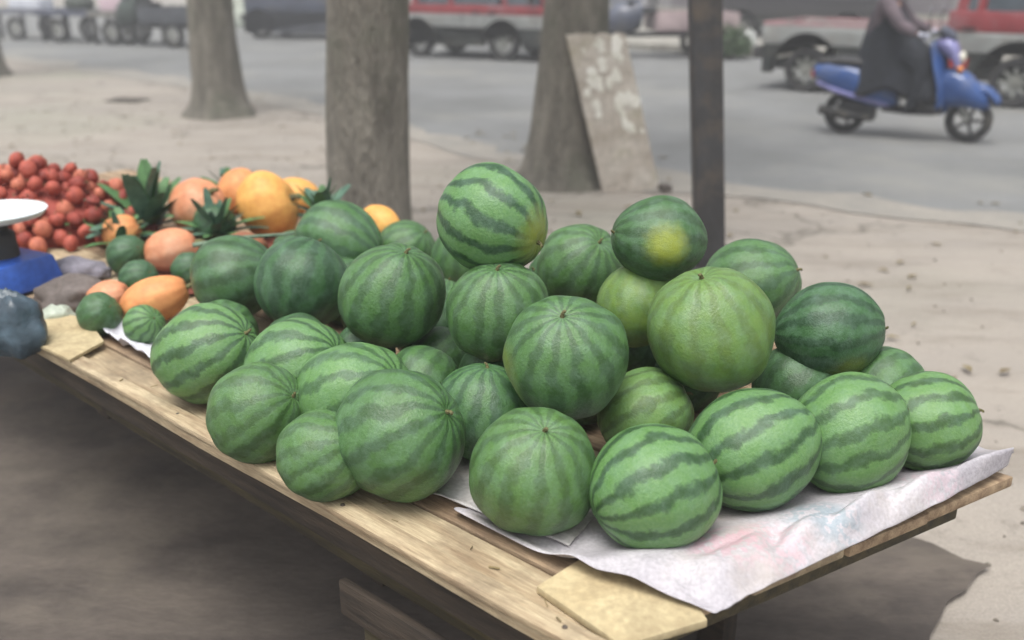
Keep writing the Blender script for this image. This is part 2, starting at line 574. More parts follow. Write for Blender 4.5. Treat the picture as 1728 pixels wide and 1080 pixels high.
# thin drift of dust over the road margin
DUST = surf("road_dust", lin((142, 137, 129)), lin((128, 125, 119)), 2.5, 0.95, 0.3)
up_ = ragged(-40, 40, lambda a: road_edge(a) + 0.35, 0.6, 9.0, .18)
lo_ = ragged(-40, 40, lambda a: road_edge(a) - 0.2, 0.3, 12.0)
pts = [rp_(a, n) for a, n in lo_] + [rp_(a, n) for a, n in reversed(up_)]
me = bpy.data.meshes.new("dust_margin")
me.from_pydata([(p.x, p.y, 0.007) for p in pts], [], [tuple(range(len(pts)))])
bm = bmesh.new(); bm.from_mesh(me); bmesh.ops.triangulate(bm, faces=bm.faces); bm.to_mesh(me); bm.free()
me.materials.append(DUST)
dm = bpy.data.objects.new("dust_margin", me)
COL.objects.link(dm)
dm["kind"] = "structure"
# far pavement with a real kerb
rzr = math.atan2(DIR.y, DIR.x)
o = MB().box((0, 0, 0), (90, 8.0, 0.12)).build("far_pavement", KERB, bevel=0.01)
o.location = rp_(0, 21.35, 0.06); o.rotation_euler = (0, 0, rzr); o["kind"] = "structure"
kerb_mb = MB().box((0, 0, 0), (0.97, 0.15, 0.16))
k0 = None
kerb = empty("kerb", rp_(0, 17.27, 0), rzr); kerb["kind"] = "structure"
for i in range(46):
    if k0 is None:
        k0 = kerb_mb.build("kerbstone", KERB, kerb, bevel=0.012); k0.location = (-23, 0, 0.07)
    else:
        c = k0.copy(); COL.objects.link(c); c.location = (-23 + i * 1.0, random.uniform(-.008, .008), 0.07 + random.uniform(-.004, .004))

# loose grit and fallen leaves on the pavement
gr = MB()
for i in range(1500):
    a, n = random.uniform(-13, 9), random.uniform(1.0, 7.2)
    p = rp_(a, n)
    if p.y < 1.5: continue
    s = random.uniform(0.003, 0.011)
    gr.box((p.x, p.y, s * 0.3), (s * 2, s * 1.4, s), (random.random(), random.random(), random.random() * 3), taper=0.6)
o = gr.build("grit", surf("grit_stone", lin((138, 130, 118)), lin((92, 86, 78)), 20, 0.9, 0), bevel=0)
tag(o, "loose grit and small stones strewn over the dusty pavement", "grit", kind="stuff")
lf = MB()
for i in range(330):
    a, n = random.uniform(-12, 8), random.uniform(2.5, 7.5)
    p = rp_(a, n)
    if p.y < 2.5: continue
    an = random.uniform(0, 6.28); l_ = random.uniform(.025, .06)
    R = Matrix.Rotation(an, 3, 'Z')
    q = [Vector((-l_, 0, 0.002)), Vector((-l_ * .2, -l_ * .4, .012)), Vector((l_, 0, .006)), Vector((-l_ * .2, l_ * .4, .010))]
    lf.add([R @ v + Vector((p.x, p.y, 0.008)) for v in q], [(0, 1, 2), (0, 2, 3)])
o = lf.build("fallen_leaves", surf("dry_leaf", lin((124, 112, 76)), lin((92, 78, 52)), 20, 0.8, 0))
tag(o, "small dry leaves scattered over the pavement below the trees", "leaves", kind="stuff")

# drain cover
dc = empty("drain_cover", on(215, 170), rzr + 0.5)
tag(dc, "small dark iron drain grate set in the pavement left of the leaning tree", "drain")
IRON = surf("rusty_iron", lin((84, 78, 70)), lin((58, 52, 46)), 12, 0.8, 0.4)
f = MB()
for s in (-1, 1):
    f.box((0, s * 0.14, 0.006), (0.46, 0.03, 0.02)); f.box((s * 0.215, 0, 0.0065), (0.03, 0.25, 0.021))
f.build("frame", IRON, dc, bevel=.002)
b0 = None
for i in range(8):
    b0_ = MB().box((0, 0, 0), (0.022, 0.25, 0.014)).build("bar", IRON, dc, bevel=.002) if b0 is None else b0.copy()
    if b0 is not None: COL.objects.link(b0_)
    b0 = b0 or b0_
    b0_.location = (-0.17 + i * 0.0485, 0, 0.004)

# ------------------------------------------------------------------ shop buildings across the road
def shopfront(a, width, h, wallc, label, doorc):
    r = empty("shop_building", rp_(a, 28.5, 0), rzr)
    tag(r, label, "building", "shop buildings across the road")
    WM = surf("render_wall", wallc, tuple(x * .8 for x in wallc[:3]), 1.2, 0.9, 0.2, dirt=tuple(x * .6 for x in wallc[:3]))
    MB().box((0, 3.2, h / 2), (width, 6, h)).build("wall", WM, r, bevel=.02)
    MB().box((0, 0.1, 0.2), (width - .01, 0.25, 0.4)).build("plinth", KERB, r, bevel=.02)
    MB().box((0, -0.1, h - 0.1), (width + .3, 0.9, 0.25)).build("cornice", KERB, r, bevel=.03)
    DM = surf("shutter_paint", doorc, tuple(x * .7 for x in doorc[:3]), 4, 0.6, 0.1)
    nb = int(width // 3)
    for i in range(nb):
        x = -width / 2 + (i + .5) * width / nb
        d = MB()
        for k in range(14):
            d.box((x, 0.16, 0.5 + k * 0.17), (2.3, 0.06, 0.155))
        d.build("shutter", DM, r, bevel=.01)
        wd = MB()
        for s in (-1, 1):
            wd.box((x + s * 0.85, 0.15, h - 1.6), (0.08, 0.1, 1.3)); wd.box((x, 0.15, h - 1.6 + s * .61), (1.62, 0.1, 0.08))
        wf = wd.build("window", DM, r, bevel=.005)
        MB().box((x, 0.17, h - 1.6), (1.62, 0.03, 1.14)).build("pane", GLASS, wf)
    return r
shopfront(-27, 15, 7, lin((172, 172, 176))[:3] + (1,), "pale grey rendered shop building farthest left across the road", lin((120, 124, 134)))
shopfront(-10.5, 17, 6.5, lin((150, 148, 150)), "grey rendered shop building behind the red and silver van", lin((112, 106, 112)))
shopfront(7, 16, 7, lin((150, 142, 134)), "brownish rendered shop building behind the scooter rider", lin((96, 96, 104)))

# ------------------------------------------------------------------ trees
def tree(base, r0, r1, lean, label, seed, h=3.4, flare=1.25):
    random.seed(seed)
    t = empty("street_tree", base)
    tag(t, label, "tree", "trees along the pavement edge")
    seg, rings = 36, 44
    vs, fs = [], []
    for i in range(rings):
        u = i / (rings - 1); z = u * h - 0.05
        r = r0 + (r1 - r0) * min(1, z / 1.6 if z > 0 else 0)
        r *= 1 + (flare - 1) * math.exp(-max(z, 0) / 0.13)
        cx, cy = lean[0] * z + 0.012 * sin(z * 3 + seed), lean[1] * z
        for k in range(seg):
            a = 2 * pi * k / seg
            bump = noise.noise(Vector((cos(a) * 2.2, sin(a) * 2.2, z * 1.3 + seed))) * 0.05 + noise.noise(Vector((cos(a) * 9, sin(a) * 9, z * 3 + seed))) * 0.022
            root = (flare - 1) * 0.5 * max(0, cos(a * 5 + seed)) * math.exp(-max(z, 0) / 0.08)
            rr = r * (1 + bump + root)
            vs.append((cx + rr * cos(a), cy + rr * sin(a), z))
    for i in range(rings - 1):
        for k in range(seg):
            fs.append((i * seg + k, i * seg + (k + 1) % seg, (i + 1) * seg + (k + 1) % seg, (i + 1) * seg + k))
    fs.append(tuple(range((rings - 1) * seg, rings * seg)))
    MB().add(vs, fs).build("trunk", BARK, t, angle=180)
    top = Vector((lean[0] * h, lean[1] * h, h - 0.1))
    tips = []
    for j in range(5):
        a = j * 1.256 + random.uniform(-.3, .3)
        p = [top.copy()]
        d = Vector((cos(a) * .6, sin(a) * .6, 1)).normalized()
        for q in range(6):
            d = (d + Vector((random.uniform(-.25, .25), random.uniform(-.25, .25), .05))).normalized()
            p.append(p[-1] + d * 0.45)
        MB().tube(p, [r1 * .55 * (1 - q * .14) for q in range(7)], 10).build("limb", BARK, t)
        tips += p[3:]
    lv = MB()
    for i in range(1500):
        c = random.choice(tips) + Vector((random.gauss(0, .6), random.gauss(0, .6), random.gauss(.25, .45)))
        R = Euler((random.uniform(-1.2, 1.2), random.uniform(-1.2, 1.2), random.uniform(0, 6.28))).to_matrix()
        s = random.uniform(.05, .10)
        lv.add([R @ Vector(v) + c for v in ((-s, 0, 0), (0, -s * .5, .01), (s, 0, 0), (0, s * .5, .01))], [(0, 1, 2, 3)])
    o = lv.build("crown", LEAF, t, smooth=False)
    o["kind"] = "stuff"
    return t
tree((-0.84, 5.48, 0), 0.245, 0.225, (0.03, 0.0), "thick grey tree trunk rising right behind the orange fruit and watermelons", 3, flare=1.15)
tree((0.40, 7.50, 0), 0.30, 0.23, (0.06, 0.0), "grey tree trunk with the pale flaking slab leaning on its right side", 5, flare=1.28)
tree((-3.42, 11.25, 0), 0.30, 0.24, (0.02, 0.0), "slightly tapering grey tree trunk at left, standing before the far market carts", 8, flare=1.38)
tree((-8.35, 15.6, 0), 0.25, 0.2, (-0.03, 0.0), "farthest tree trunk, cut by the left edge of the picture", 11, flare=1.3)

# leaning slab
def slab():
    A, Bp = on(1018, 325), on(1114, 321)
    hgt = 1.16
    top_shift = Vector((-0.30, -0.02, hgt))
    e = (Bp - A)
    nrm = Vector((-e.y, e.x, 0)).normalized() * 0.05
    r = empty("leaning_slab", A)
    tag(r, "pale slab with flaking white surface leaning against the tree trunk", "slab")
    vs = []
    nu, nv = 10, 24
    for side in (0, 1):
        for j in range(nv + 1):
            for i in range(nu + 1):
                u, v = i / nu, j / nv
                wob = 0.012 * noise.noise(Vector((v * 6, 3 + (i == 0) * 4, 0))) if i in (0, nu) else 0
                shr = 1 - 0.05 * v
                p = e * (u * shr + wob) + top_shift * v
                if j == nv: p.z += 0.02 * noise.noise(Vector((u * 7, 1, 2)))
                p += nrm * side
                vs.append(p)
    fs = []
    st = (nu + 1) * (nv + 1)
    for j in range(nv):
        for i in range(nu):
            a = j * (nu + 1) + i
            fs.append((a, a + 1, a + nu + 2, a + nu + 1))
            fs.append((a + st, a + nu + 1 + st, a + nu + 2 + st, a + 1 + st))
    for j in range(nv):
        a = j * (nu + 1); fs.append((a, a + nu + 1, a + nu + 1 + st, a + st))
        a += nu; fs.append((a, a + st, a + nu + 1 + st, a + nu + 1))
    for i in range(nu):
        fs.append((i, i + st, i + 1 + st, i + 1)); a = nv * (nu + 1) + i
        fs.append((a, a + 1, a + 1 + st, a + st))
    MB().add(vs, fs).build("board", SLAB, r, angle=35)
    random.seed(4)
    fn = e.cross(top_shift).normalized()
    if fn.y > 0: fn = -fn
    fl = MB()
    for k in range(34):
        v = 1 - abs(random.gauss(0, .22)); u = random.uniform(.08, .92)
        if k > 26: v = random.uniform(.3, .6); u = random.uniform(.6, .93)
        if not 0.05 < v < 0.97: continue
        c = e * u * (1 - .05 * v) + top_shift * v + fn * 0.003
        s = random.uniform(.018, .055)
        ring = []
        for q in range(9):
            a = q / 9 * 6.283; rr = s * random.uniform(.6, 1.2)
            ring.append(c + e.normalized() * cos(a) * rr * .8 + top_shift.normalized() * sin(a) * rr * 1.2 + fn * 0.001 * (k % 5))
        fl.add(ring + [c + fn * .007], [(q, (q + 1) % 9, 9) for q in range(9)])
    fl.build("flaking_patch", PAINTFLAKE, r)
slab()
# small dark brick beside slab foot
o = MB().box((0, 0, 0.03), (0.07, 0.10, 0.06)).build("stone", surf("dark_stone", lin((98, 90, 84)), lin((70, 64, 60)), 12, .9, .4), bevel=.012)
o.location = on(1122, 324); o.rotation_euler = (0, 0, .4)
tag(o, "small dark stone on the ground at the right foot of the leaning slab", "stone")

# post
pr = empty("post", (1.115, 5.12, 0))
tag(pr, "dark square post standing behind the watermelons, right of the leaning slab", "post")
vs = []
for z in (0, 0.5, 1, 1.6, 2.4, 3.2):
    for (x, y) in ((-1, -1), (1, -1), (1, 1), (-1, 1)):
        vs.append((x * 0.077 - 0.088 * z, y * 0.077, z))
fs = [(i * 4 + k, i * 4 + (k + 1) % 4, i * 4 + 4 + (k + 1) % 4, i * 4 + 4 + k) for i in range(5) for k in range(4)] + [(20, 21, 22, 23), (3, 2, 1, 0)]
MB().add(vs, fs).build("shaft", POSTM, pr, bevel=.008)
MB().box((0, 0, 0.02), (0.26, 0.26, 0.04)).build("base_plate", POSTM, pr, bevel=.004)

# ------------------------------------------------------------------ the stall
A2 = on(988, 1108, TZ)
B2 = on(30, 566, TZ)
LH = (B2 - A2); LH.z = 0; LH.normalize()                 # along the stall, away to the left
NH = Vector((LH.y, -LH.x, 0))
if NH.y < 0: NH = -NH
rs = math.atan2(LH.y, LH.x)
stall = empty("market_stall", (A2.x, A2.y, 0), rs)
tag(stall, "long low market stall of worn wooden planks on dark rails", "stall")
# local frame: x = along LH, y local = rot+90
yl = Vector((-LH.y, LH.x, 0))
SG = 1 if yl.dot(NH) > 0 else -1                          # local y sign of "inwards"
def sl(s, n, z): return (s, SG * n, z)
def st_world(s, n, z):
    return Vector((A2.x, A2.y, 0)) + LH * s + NH * n + Vector((0, 0, z))
def to_sn(p):
    q = Vector((p.x - A2.x, p.y - A2.y, 0))
    return q.dot(LH), q.dot(NH)
SLEN = 3.75
Cs, Cn = to_sn(on(1712, 803, TZ))
SLANT = Cs / Cn
def plank(n0, n1, s0, s1, z0, z1, mat, parent, slant=SLANT, name="plank", seed=0):
    mb = MB()
    K = 26
    vs = []
    for i in range(K + 1):
        for (n, z) in ((n0, z0), (n1, z0), (n1, z1), (n0, z1)):
            a = s0 + slant * n
            s = a + (s1 - a) * i / K
            dz = 0.004 * noise.noise(Vector((s * 1.5, seed, 0)))
            dn = 0.004 * noise.noise(Vector((s * 2.5, seed, 9 + (n > n0) * 5)))
            vs.append(sl(s, n + dn, z + dz))
    fs = [(i * 4 + k, i * 4 + (k + 1) % 4, i * 4 + 4 + (k + 1) % 4, i * 4 + 4 + k) for i in range(K) for k in range(4)]
    fs += [(3, 2, 1, 0), (K * 4, K * 4 + 1, K * 4 + 2, K * 4 + 3)]
    mb.add(vs, fs)
    return mb.build(name, mat, parent, bevel=.004)
NB = [(0.0, 0.115), (0.122, 0.30), (0.307, 0.50), (0.507, 0.70), (0.707, Cn)]
for i, (a, b) in enumerate(NB):
    plank(a, b, random.uniform(-.004, .004), SLEN, TZ - .022, TZ, [WOOD_PALE, WOOD_TAN, WOOD_PALE, WOOD_TAN, WOOD_TAN][i], stall, seed=i * 3.1)
for i, (a, b) in enumerate([(Cn + .008, Cn + .18), (Cn + .188, Cn + .35)]):
    plank(a, b, 0.16 + i * .12, SLEN, TZ - .028, TZ, WOOD_TAN, stall, slant=0, seed=20 + i * 3.1)
# edge batten on top of the outer plank, lower boards and rails
plank(-0.006, 0.035, -0.01, SLEN, TZ + .001, TZ + .014, WOOD_PALE, stall, name="edge_batten", seed=31)
plank(0.03, 0.07, 0.0, SLEN, TZ - .10, TZ - .025, WOOD_DARK, stall, name="side_rail", seed=33)
plank(0.07, 0.11, 0.03, SLEN, TZ - .165, TZ - .105, WOOD_OLIVE, stall, name="side_rail", seed=34)
plank(1.16, 1.21, 0.45, SLEN, TZ - .10, TZ - .031, WOOD_DARK, stall, slant=0, name="side_rail", seed=35)
plank(0.03, 0.05, 0.02, 0.60, TZ - .25, TZ - .175, WOOD_DARK, stall, name="lower_board", seed=51)
plank(0.045, 0.065, -0.01, 0.55, TZ - .345, TZ - .262, WOOD_OLIVE, stall, name="lower_board", seed=52)
# end rail under slanted end
er = MB()
p0, p1 = Vector(sl(0.07 + SLANT * .06, 0.06, 0)), Vector(sl(0.07 + SLANT * .88, 0.88, 0))
d = (p1 - p0); ang = math.atan2(d.y, d.x)
er.box(((p0 + p1) / 2 + Vector((0, 0, TZ - .060))), (d.length, 0.04, 0.065), (0, 0, ang))
er.build("end_rail", WOOD_OLIVE, stall, bevel=.004)
for s in (0.55, 1.6, 2.7, 3.5):
    MB().box(sl(s, 0.62, TZ - .14), (0.06, 1.1, 0.07)).build("cross_beam", WOOD_DARK, stall, bevel=.004)
for s in (0.20, 3.4):
    for n in (0.30, 0.92):
        MB().box(sl(s + .07, n, (TZ - .18) / 2), (0.07, 0.07, TZ - .18)).build("leg", WOOD_DARK, stall, bevel=.004)

# nails along outer plank
nl = MB()
for s in (0.05, 0.55, 1.1, 1.6, 2.1):
    nl.lathe([(0.0001, TZ + .0162), (0.004, TZ + .0155), (0.0045, TZ + .0135)], sl(s, .016, 0), seg=8)
nl.build("nails", surf("nail_head", lin((92, 82, 74)), lin((60, 52, 46)), 30, .6, .1), stall)

# dark brown sheet added under the stall, its colour standing in for shade
SHADE_SHEET = surf("brown_shade_sheet", lin((92, 84, 77)), lin((60, 54, 50)), 1.6, 0.85, 0.4, (1, 2.4, 1), fine=30, dist=.01, dirt=lin((104, 96, 86)))
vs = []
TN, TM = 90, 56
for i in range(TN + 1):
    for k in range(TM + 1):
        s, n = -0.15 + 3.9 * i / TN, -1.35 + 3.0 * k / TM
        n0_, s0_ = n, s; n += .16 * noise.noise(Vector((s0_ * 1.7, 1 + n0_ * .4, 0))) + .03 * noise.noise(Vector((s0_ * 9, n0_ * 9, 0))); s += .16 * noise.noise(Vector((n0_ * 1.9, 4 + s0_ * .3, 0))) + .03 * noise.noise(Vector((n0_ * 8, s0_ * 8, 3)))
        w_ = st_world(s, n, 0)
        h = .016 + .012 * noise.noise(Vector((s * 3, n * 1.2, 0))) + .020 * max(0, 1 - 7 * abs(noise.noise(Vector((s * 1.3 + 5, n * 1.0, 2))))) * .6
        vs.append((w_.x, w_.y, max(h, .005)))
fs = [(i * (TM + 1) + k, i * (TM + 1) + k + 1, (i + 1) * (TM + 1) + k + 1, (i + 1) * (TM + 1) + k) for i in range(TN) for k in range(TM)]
o = MB().add(vs, fs).build("shade_sheet", SHADE_SHEET, None, angle=180)
tag(o, "rumpled dark brown sheet added on the ground to deepen the shade beneath the stall", "shade_sheet")

# loose board lying across the near end
cb_ = empty("loose_board", (0, 0, 0))
tag(cb_, "flat tan board lying across the near corner of the stall beside the sack", "board")
P = [on(905, 985, TZ + .02), on(1050, 1085, TZ + .02), on(1195, 1042, TZ + .02), on(1120, 925, TZ + .02), on(985, 935, TZ + .02)]
cx = sum((p for p in P), Vector()) / 5
cb_.location = (cx.x, cx.y, TZ)
vs = [(p.x - cx.x, p.y - cx.y, 0.0025) for p in P] + [(p.x - cx.x, p.y - cx.y, 0.016) for p in P]
MB().add(vs, [(0, 1, 2, 3, 4), (5, 6, 7, 8, 9)] + [(i, (i + 1) % 5, (i + 1) % 5 + 5, i + 5) for i in range(5)]).build("sheet", CARD, cb_, bevel=.003)

# ------------------------------------------------------------------ feed sack laid under the melons
def sack_material():
    m = surf("woven_sack", lin((194, 190, 194)), lin((160, 156, 162)), 5, 0.7, 0.35, fine=150, dirt=lin((168, 158, 150)))
    N, L = m.node_tree.nodes, m.node_tree.links
    B = N["Principled BSDF"]
    src = B.inputs["Base Color"].links[0].from_socket
    tc = N.new("ShaderNodeTexCoord")
    col = src
    for (c, rgb, sc, th) in (((1220, 930), (196, 140, 156), 16, .50), ((1385, 885), (92, 138, 150), 16, .47), ((1300, 925), (200, 160, 168), 22, .5), ((1570, 825), (196, 168, 178), 20, .5)):
        w_ = on(c[0], c[1], TZ + .03)
        v = N.new("ShaderNodeVectorMath"); v.operation = 'DISTANCE'
        L.new(tc.outputs["Object"], v.inputs[0]); v.inputs[1].default_value = tuple(w_)
        mr = N.new("ShaderNodeMapRange"); mr.inputs["From Min"].default_value = .075; mr.inputs["From Max"].default_value = .045
        L.new(v.outputs["Value"], mr.inputs["Value"])
        nz = N.new("ShaderNodeTexNoise"); nz.inputs["Scale"].default_value = sc * 4; nz.inputs["Detail"].default_value = 3
        L.new(tc.outputs["Object"], nz.inputs["Vector"])
        r2 = N.new("ShaderNodeMapRange"); r2.inputs["From Min"].default_value = th - .02; r2.inputs["From Max"].default_value = th
        r2.inputs["To Max"].default_value = 0.38
        L.new(nz.outputs["Fac"], r2.inputs["Value"])
        mu = N.new("ShaderNodeMath"); mu.operation = 'MULTIPLY'
        L.new(mr.outputs[0], mu.inputs[0]); L.new(r2.outputs[0], mu.inputs[1])
        mx = N.new("ShaderNodeMixRGB"); L.new(mu.outputs[0], mx.inputs[0]); L.new(col, mx.inputs[1])
        mx.inputs[2].default_value = lin(rgb); col = mx.outputs[0]
    L.new(col, B.inputs["Base Color"])
    return m
SACK = sack_material()
def interp(tab, u):
    n = len(tab) - 1
    x = min(u * n, n - 1e-6); i = int(x); f = x - i
    f_ = f
    return tab[i][0] + (tab[i + 1][0] - tab[i][0]) * f_, tab[i][1] + (tab[i + 1][1] - tab[i][1]) * f_
LOW = [(1208, 1040), (1268, 1005), (1378, 951), (1505, 890), (1605, 839), (1700, 786)]
UPP = [(985, 948), (1150, 925), (1290, 888), (1430, 848), (1570, 804), (1712, 762)]
INN = [(760, 870), (900, 820), (1060, 770), (1250, 740), (1400, 720), (1560, 690)]
def sack():
    NU, rows = 60, []
    for iu in range(NU + 1):
        u = iu / NU
        lo, up, inn = interp(LOW, u), interp(UPP, u), interp(INN, u)
        wl_, wu_, wi_ = on(lo[0], lo[1], TZ + .018), on(up[0], up[1], TZ + .045), on(inn[0], inn[1], TZ + .004)
        row = []
        for k in range(12):                              # outer face of the fold: from the boards up to the crest
            v = k / 11
            p = wl_.lerp(wu_, v)
            p.z += 0.036 * sin(pi * min(1, v * 1.1)) * (0.35 + 0.65 * u if u < .5 else .9)
            wr = noise.noise(Vector((u * 13 - v * 2.2, v * 1.5, 2))) * 0.018 + (.5 - abs(noise.noise(Vector((u * 22 - v * 5, v * 3, 7))))) * 0.014 - .007
            p.z += wr * (0.3 + sin(pi * v))
            if k == 0: p.z = TZ + .019 + 0.004 * noise.noise(Vector((u * 20, 0, 0)))
            row.append(p)
        for k in range(1, 12):                           # down behind the crest, in under the melons
            v = k / 11
            p = wu_.lerp(wi_, v)
            p.z = max(TZ + .005, TZ + .045 * (1 - min(1, v * 3.2)) ** 1.3 + .005 + 0.002 * noise.noise(Vector((u * 20, v * 12, 4))))
            if u < .03: p.z += 0.012
            row.append(p)
        rows.append(row)
    nv = len(rows[0])
    vs = [p for r in rows for p in r]
    fs = [(i * nv + j, i * nv + j + 1, (i + 1) * nv + j + 1, (i + 1) * nv + j) for i in range(NU) for j in range(nv - 1)]
    o = MB().add(vs, fs).build("feed_sack", SACK, None, angle=80)
    md = o.modifiers.new("thickness", 'SOLIDIFY'); md.thickness = 0.003; md.offset = 1
    sb_ = o.modifiers.new("sub", 'SUBSURF'); sb_.levels = 1; sb_.render_levels = 1
    tag(o, "white woven sack with faded print folded along the right end under the watermelons", "sack")
sack()
# second, hidden part of the sack layer seen along the left row
def flat_cloth(name, pts, mat, label, cat, z, lift=0.01, n=22):
    """a crumpled four-cornered piece lying on the boards"""
    a, b, c, d = [on(p[0], p[1], z) for p in pts]
    vs = []
    for j in range(n + 1):
        for i in range(n + 1):
            u, v = i / n, j / n
            p = a.lerp(b, u).lerp(d.lerp(c, u), v)
            edge = min(u, 1 - u, v, 1 - v)
            p.z = z + 0.002 + lift * abs(noise.noise(Vector((p.x * 14, p.y * 14, z)))) + lift * .6 * max(0, noise.noise(Vector((p.x * 30, p.y * 30, 4)))) + (lift * .5 if edge < .06 else 0)
            vs.append(p)
    fs = [(j * (n + 1) + i, j * (n + 1) + i + 1, (j + 1) * (n + 1) + i + 1, (j + 1) * (n + 1) + i) for j in range(n) for i in range(n)]
    o = MB().add(vs, fs).build(name, mat, None, angle=80)
    md = o.modifiers.new("thickness", 'SOLIDIFY'); md.thickness = 0.002
    tag(o, label, cat)
    return o
SACK2 = surf("grey_white_sack", lin((196, 194, 192)), lin((152, 146, 140)), 7, 0.75, 0.3, fine=120)
flat_cloth("sack_layer", [(560, 775), (960, 930), (1010, 870), (640, 700)], SACK2, "greyish white sack edge showing under the nearest row of watermelons on the plank", "sack", TZ + .004, .012)
flat_cloth("paper_sheet", [(176, 572), (262, 622), (330, 590), (250, 545)], surf("white_paper", lin((212, 212, 220)), lin((186, 186, 194)), 8, .7, .2), "crumpled white plastic sheet on the plank left of the watermelons", "sheet", TZ + .004, .03)
flat_cloth("brown_liner", [(190, 520), (560, 470), (560, 400), (230, 420)], surf("red_brown_liner", lin((112, 58, 42)), lin((84, 42, 32)), 7, .85, .2), "reddish brown liner sheet lying beneath the orange fruit", "liner", TZ + .002, .014)
# cardboard flap by the left corner
P = [on(28, 578, TZ), on(120, 622, TZ), on(178, 590, TZ), on(150, 556, TZ), on(62, 540, TZ)]
cx = sum((p for p in P), Vector()) / 5
vs = [(p.x - cx.x, p.y - cx.y, 0.003) for p in P] + [(p.x - cx.x, p.y - cx.y, 0.012 + 0.01 * (i in (3, 4))) for i, p in enumerate(P)]
o = MB().add(vs, [(0, 1, 2, 3, 4), (5, 6, 7, 8, 9)] + [(i, (i + 1) % 5, (i + 1) % 5 + 5, i + 5) for i in range(5)]).build("cardboard_piece", CARD, None, bevel=.002)
o.location = (cx.x, cx.y, TZ + .012)
tag(o, "cream cardboard flap lying at the left corner of the stall before the scale", "cardboard")

# ------------------------------------------------------------------ watermelons
def melon_mesh(seed, elong):
    seg, rings = 56, 34
    vs, fs = [], []
    for i in range(rings + 1):
        ph = pi * i / rings
        for k in range(seg):
            a = 2 * pi * k / seg
            d = Vector((sin(ph) * cos(a), sin(ph) * sin(a), cos(ph)))
            r = 1 + 0.012 * cos(a * 9 + seed) * sin(ph) + 0.085 * noise.noise(d * 1.0 + Vector((seed, 0, 0))) + 0.006 * noise.noise(d * 5 + Vector((seed, 0, 0)))
            r -= 0.05 * math.exp(-(ph / 0.16) ** 2) + 0.025 * math.exp(-((pi - ph) / 0.16) ** 2)
            vs.append(Vector((d.x * r, d.y * r, d.z * r * elong)))
    for i in range(rings):
        for k in range(seg):
            fs.append((i * seg + k, (i + 1) * seg + k, (i + 1) * seg + (k + 1) % seg, i * seg + (k + 1) % seg))
    return vs, fs
MM = {}
for kk, mat in (("A", MELON_A), ("B", MELON_B), ("C", MELON_C)):
    for q, el in enumerate((0.97, 1.03, 1.12)):
        vs, fs = melon_mesh(q * 5.3 + ord(kk), el)
        o = MB().add(vs, fs).build("melon_mesh", mat, None, angle=180)
        MM[(kk, q)] = (o.data, el)
        bpy.data.objects.remove(o)
sm = MB()
sm.tube([(0, 0, .90), (0, 0, .98), (.015, .01, 1.02), (.04, .02, 1.045), (.065, .015, 1.045)], [.06, .034, .028, .026, .02], 8)
STEM_ME = sm.build("stem", STEM); stem_data = STEM_ME.data; bpy.data.objects.remove(STEM_ME)
def melon(c, R, kind, q, axis, spin, stripe, spot, tone, label, group="watermelons piled on the stall", spin_dir=(1, 0, 0)):
    data, el = MM[(kind, q)]
    o = bpy.data.objects.new("watermelon", data)
    COL.objects.link(o)
    ax = Vector(axis).normalized()
    o.rotation_mode = 'QUATERNION'
    o.rotation_quaternion = ax.to_track_quat('Z', 'Y') @ Matrix.Rotation(spin, 4, 'Z').to_quaternion()
    k = R / (1 + (el - 1) * 0.5)
    o.scale = (k, k, k)
    o.location = c
    td = (o.rotation_quaternion.inverted() @ Vector(spin_dir).normalized()) if spot else Vector((1, 0, 0))
    o["spot_at"] = [td.x, td.y, td.z]
    o["stripe"] = float(stripe); o["spot"] = float(spot); o["tone"] = float(tone)
    tag(o, label, "watermelon", group)
    s = bpy.data.objects.new("stem", stem_data)
    COL.objects.link(s); s.parent = o
    s.location = (0, 0, (el - 1.0))
    return o
DG = (0.93, 0.1, 0.36)                       # axis of the diagonal striped ones
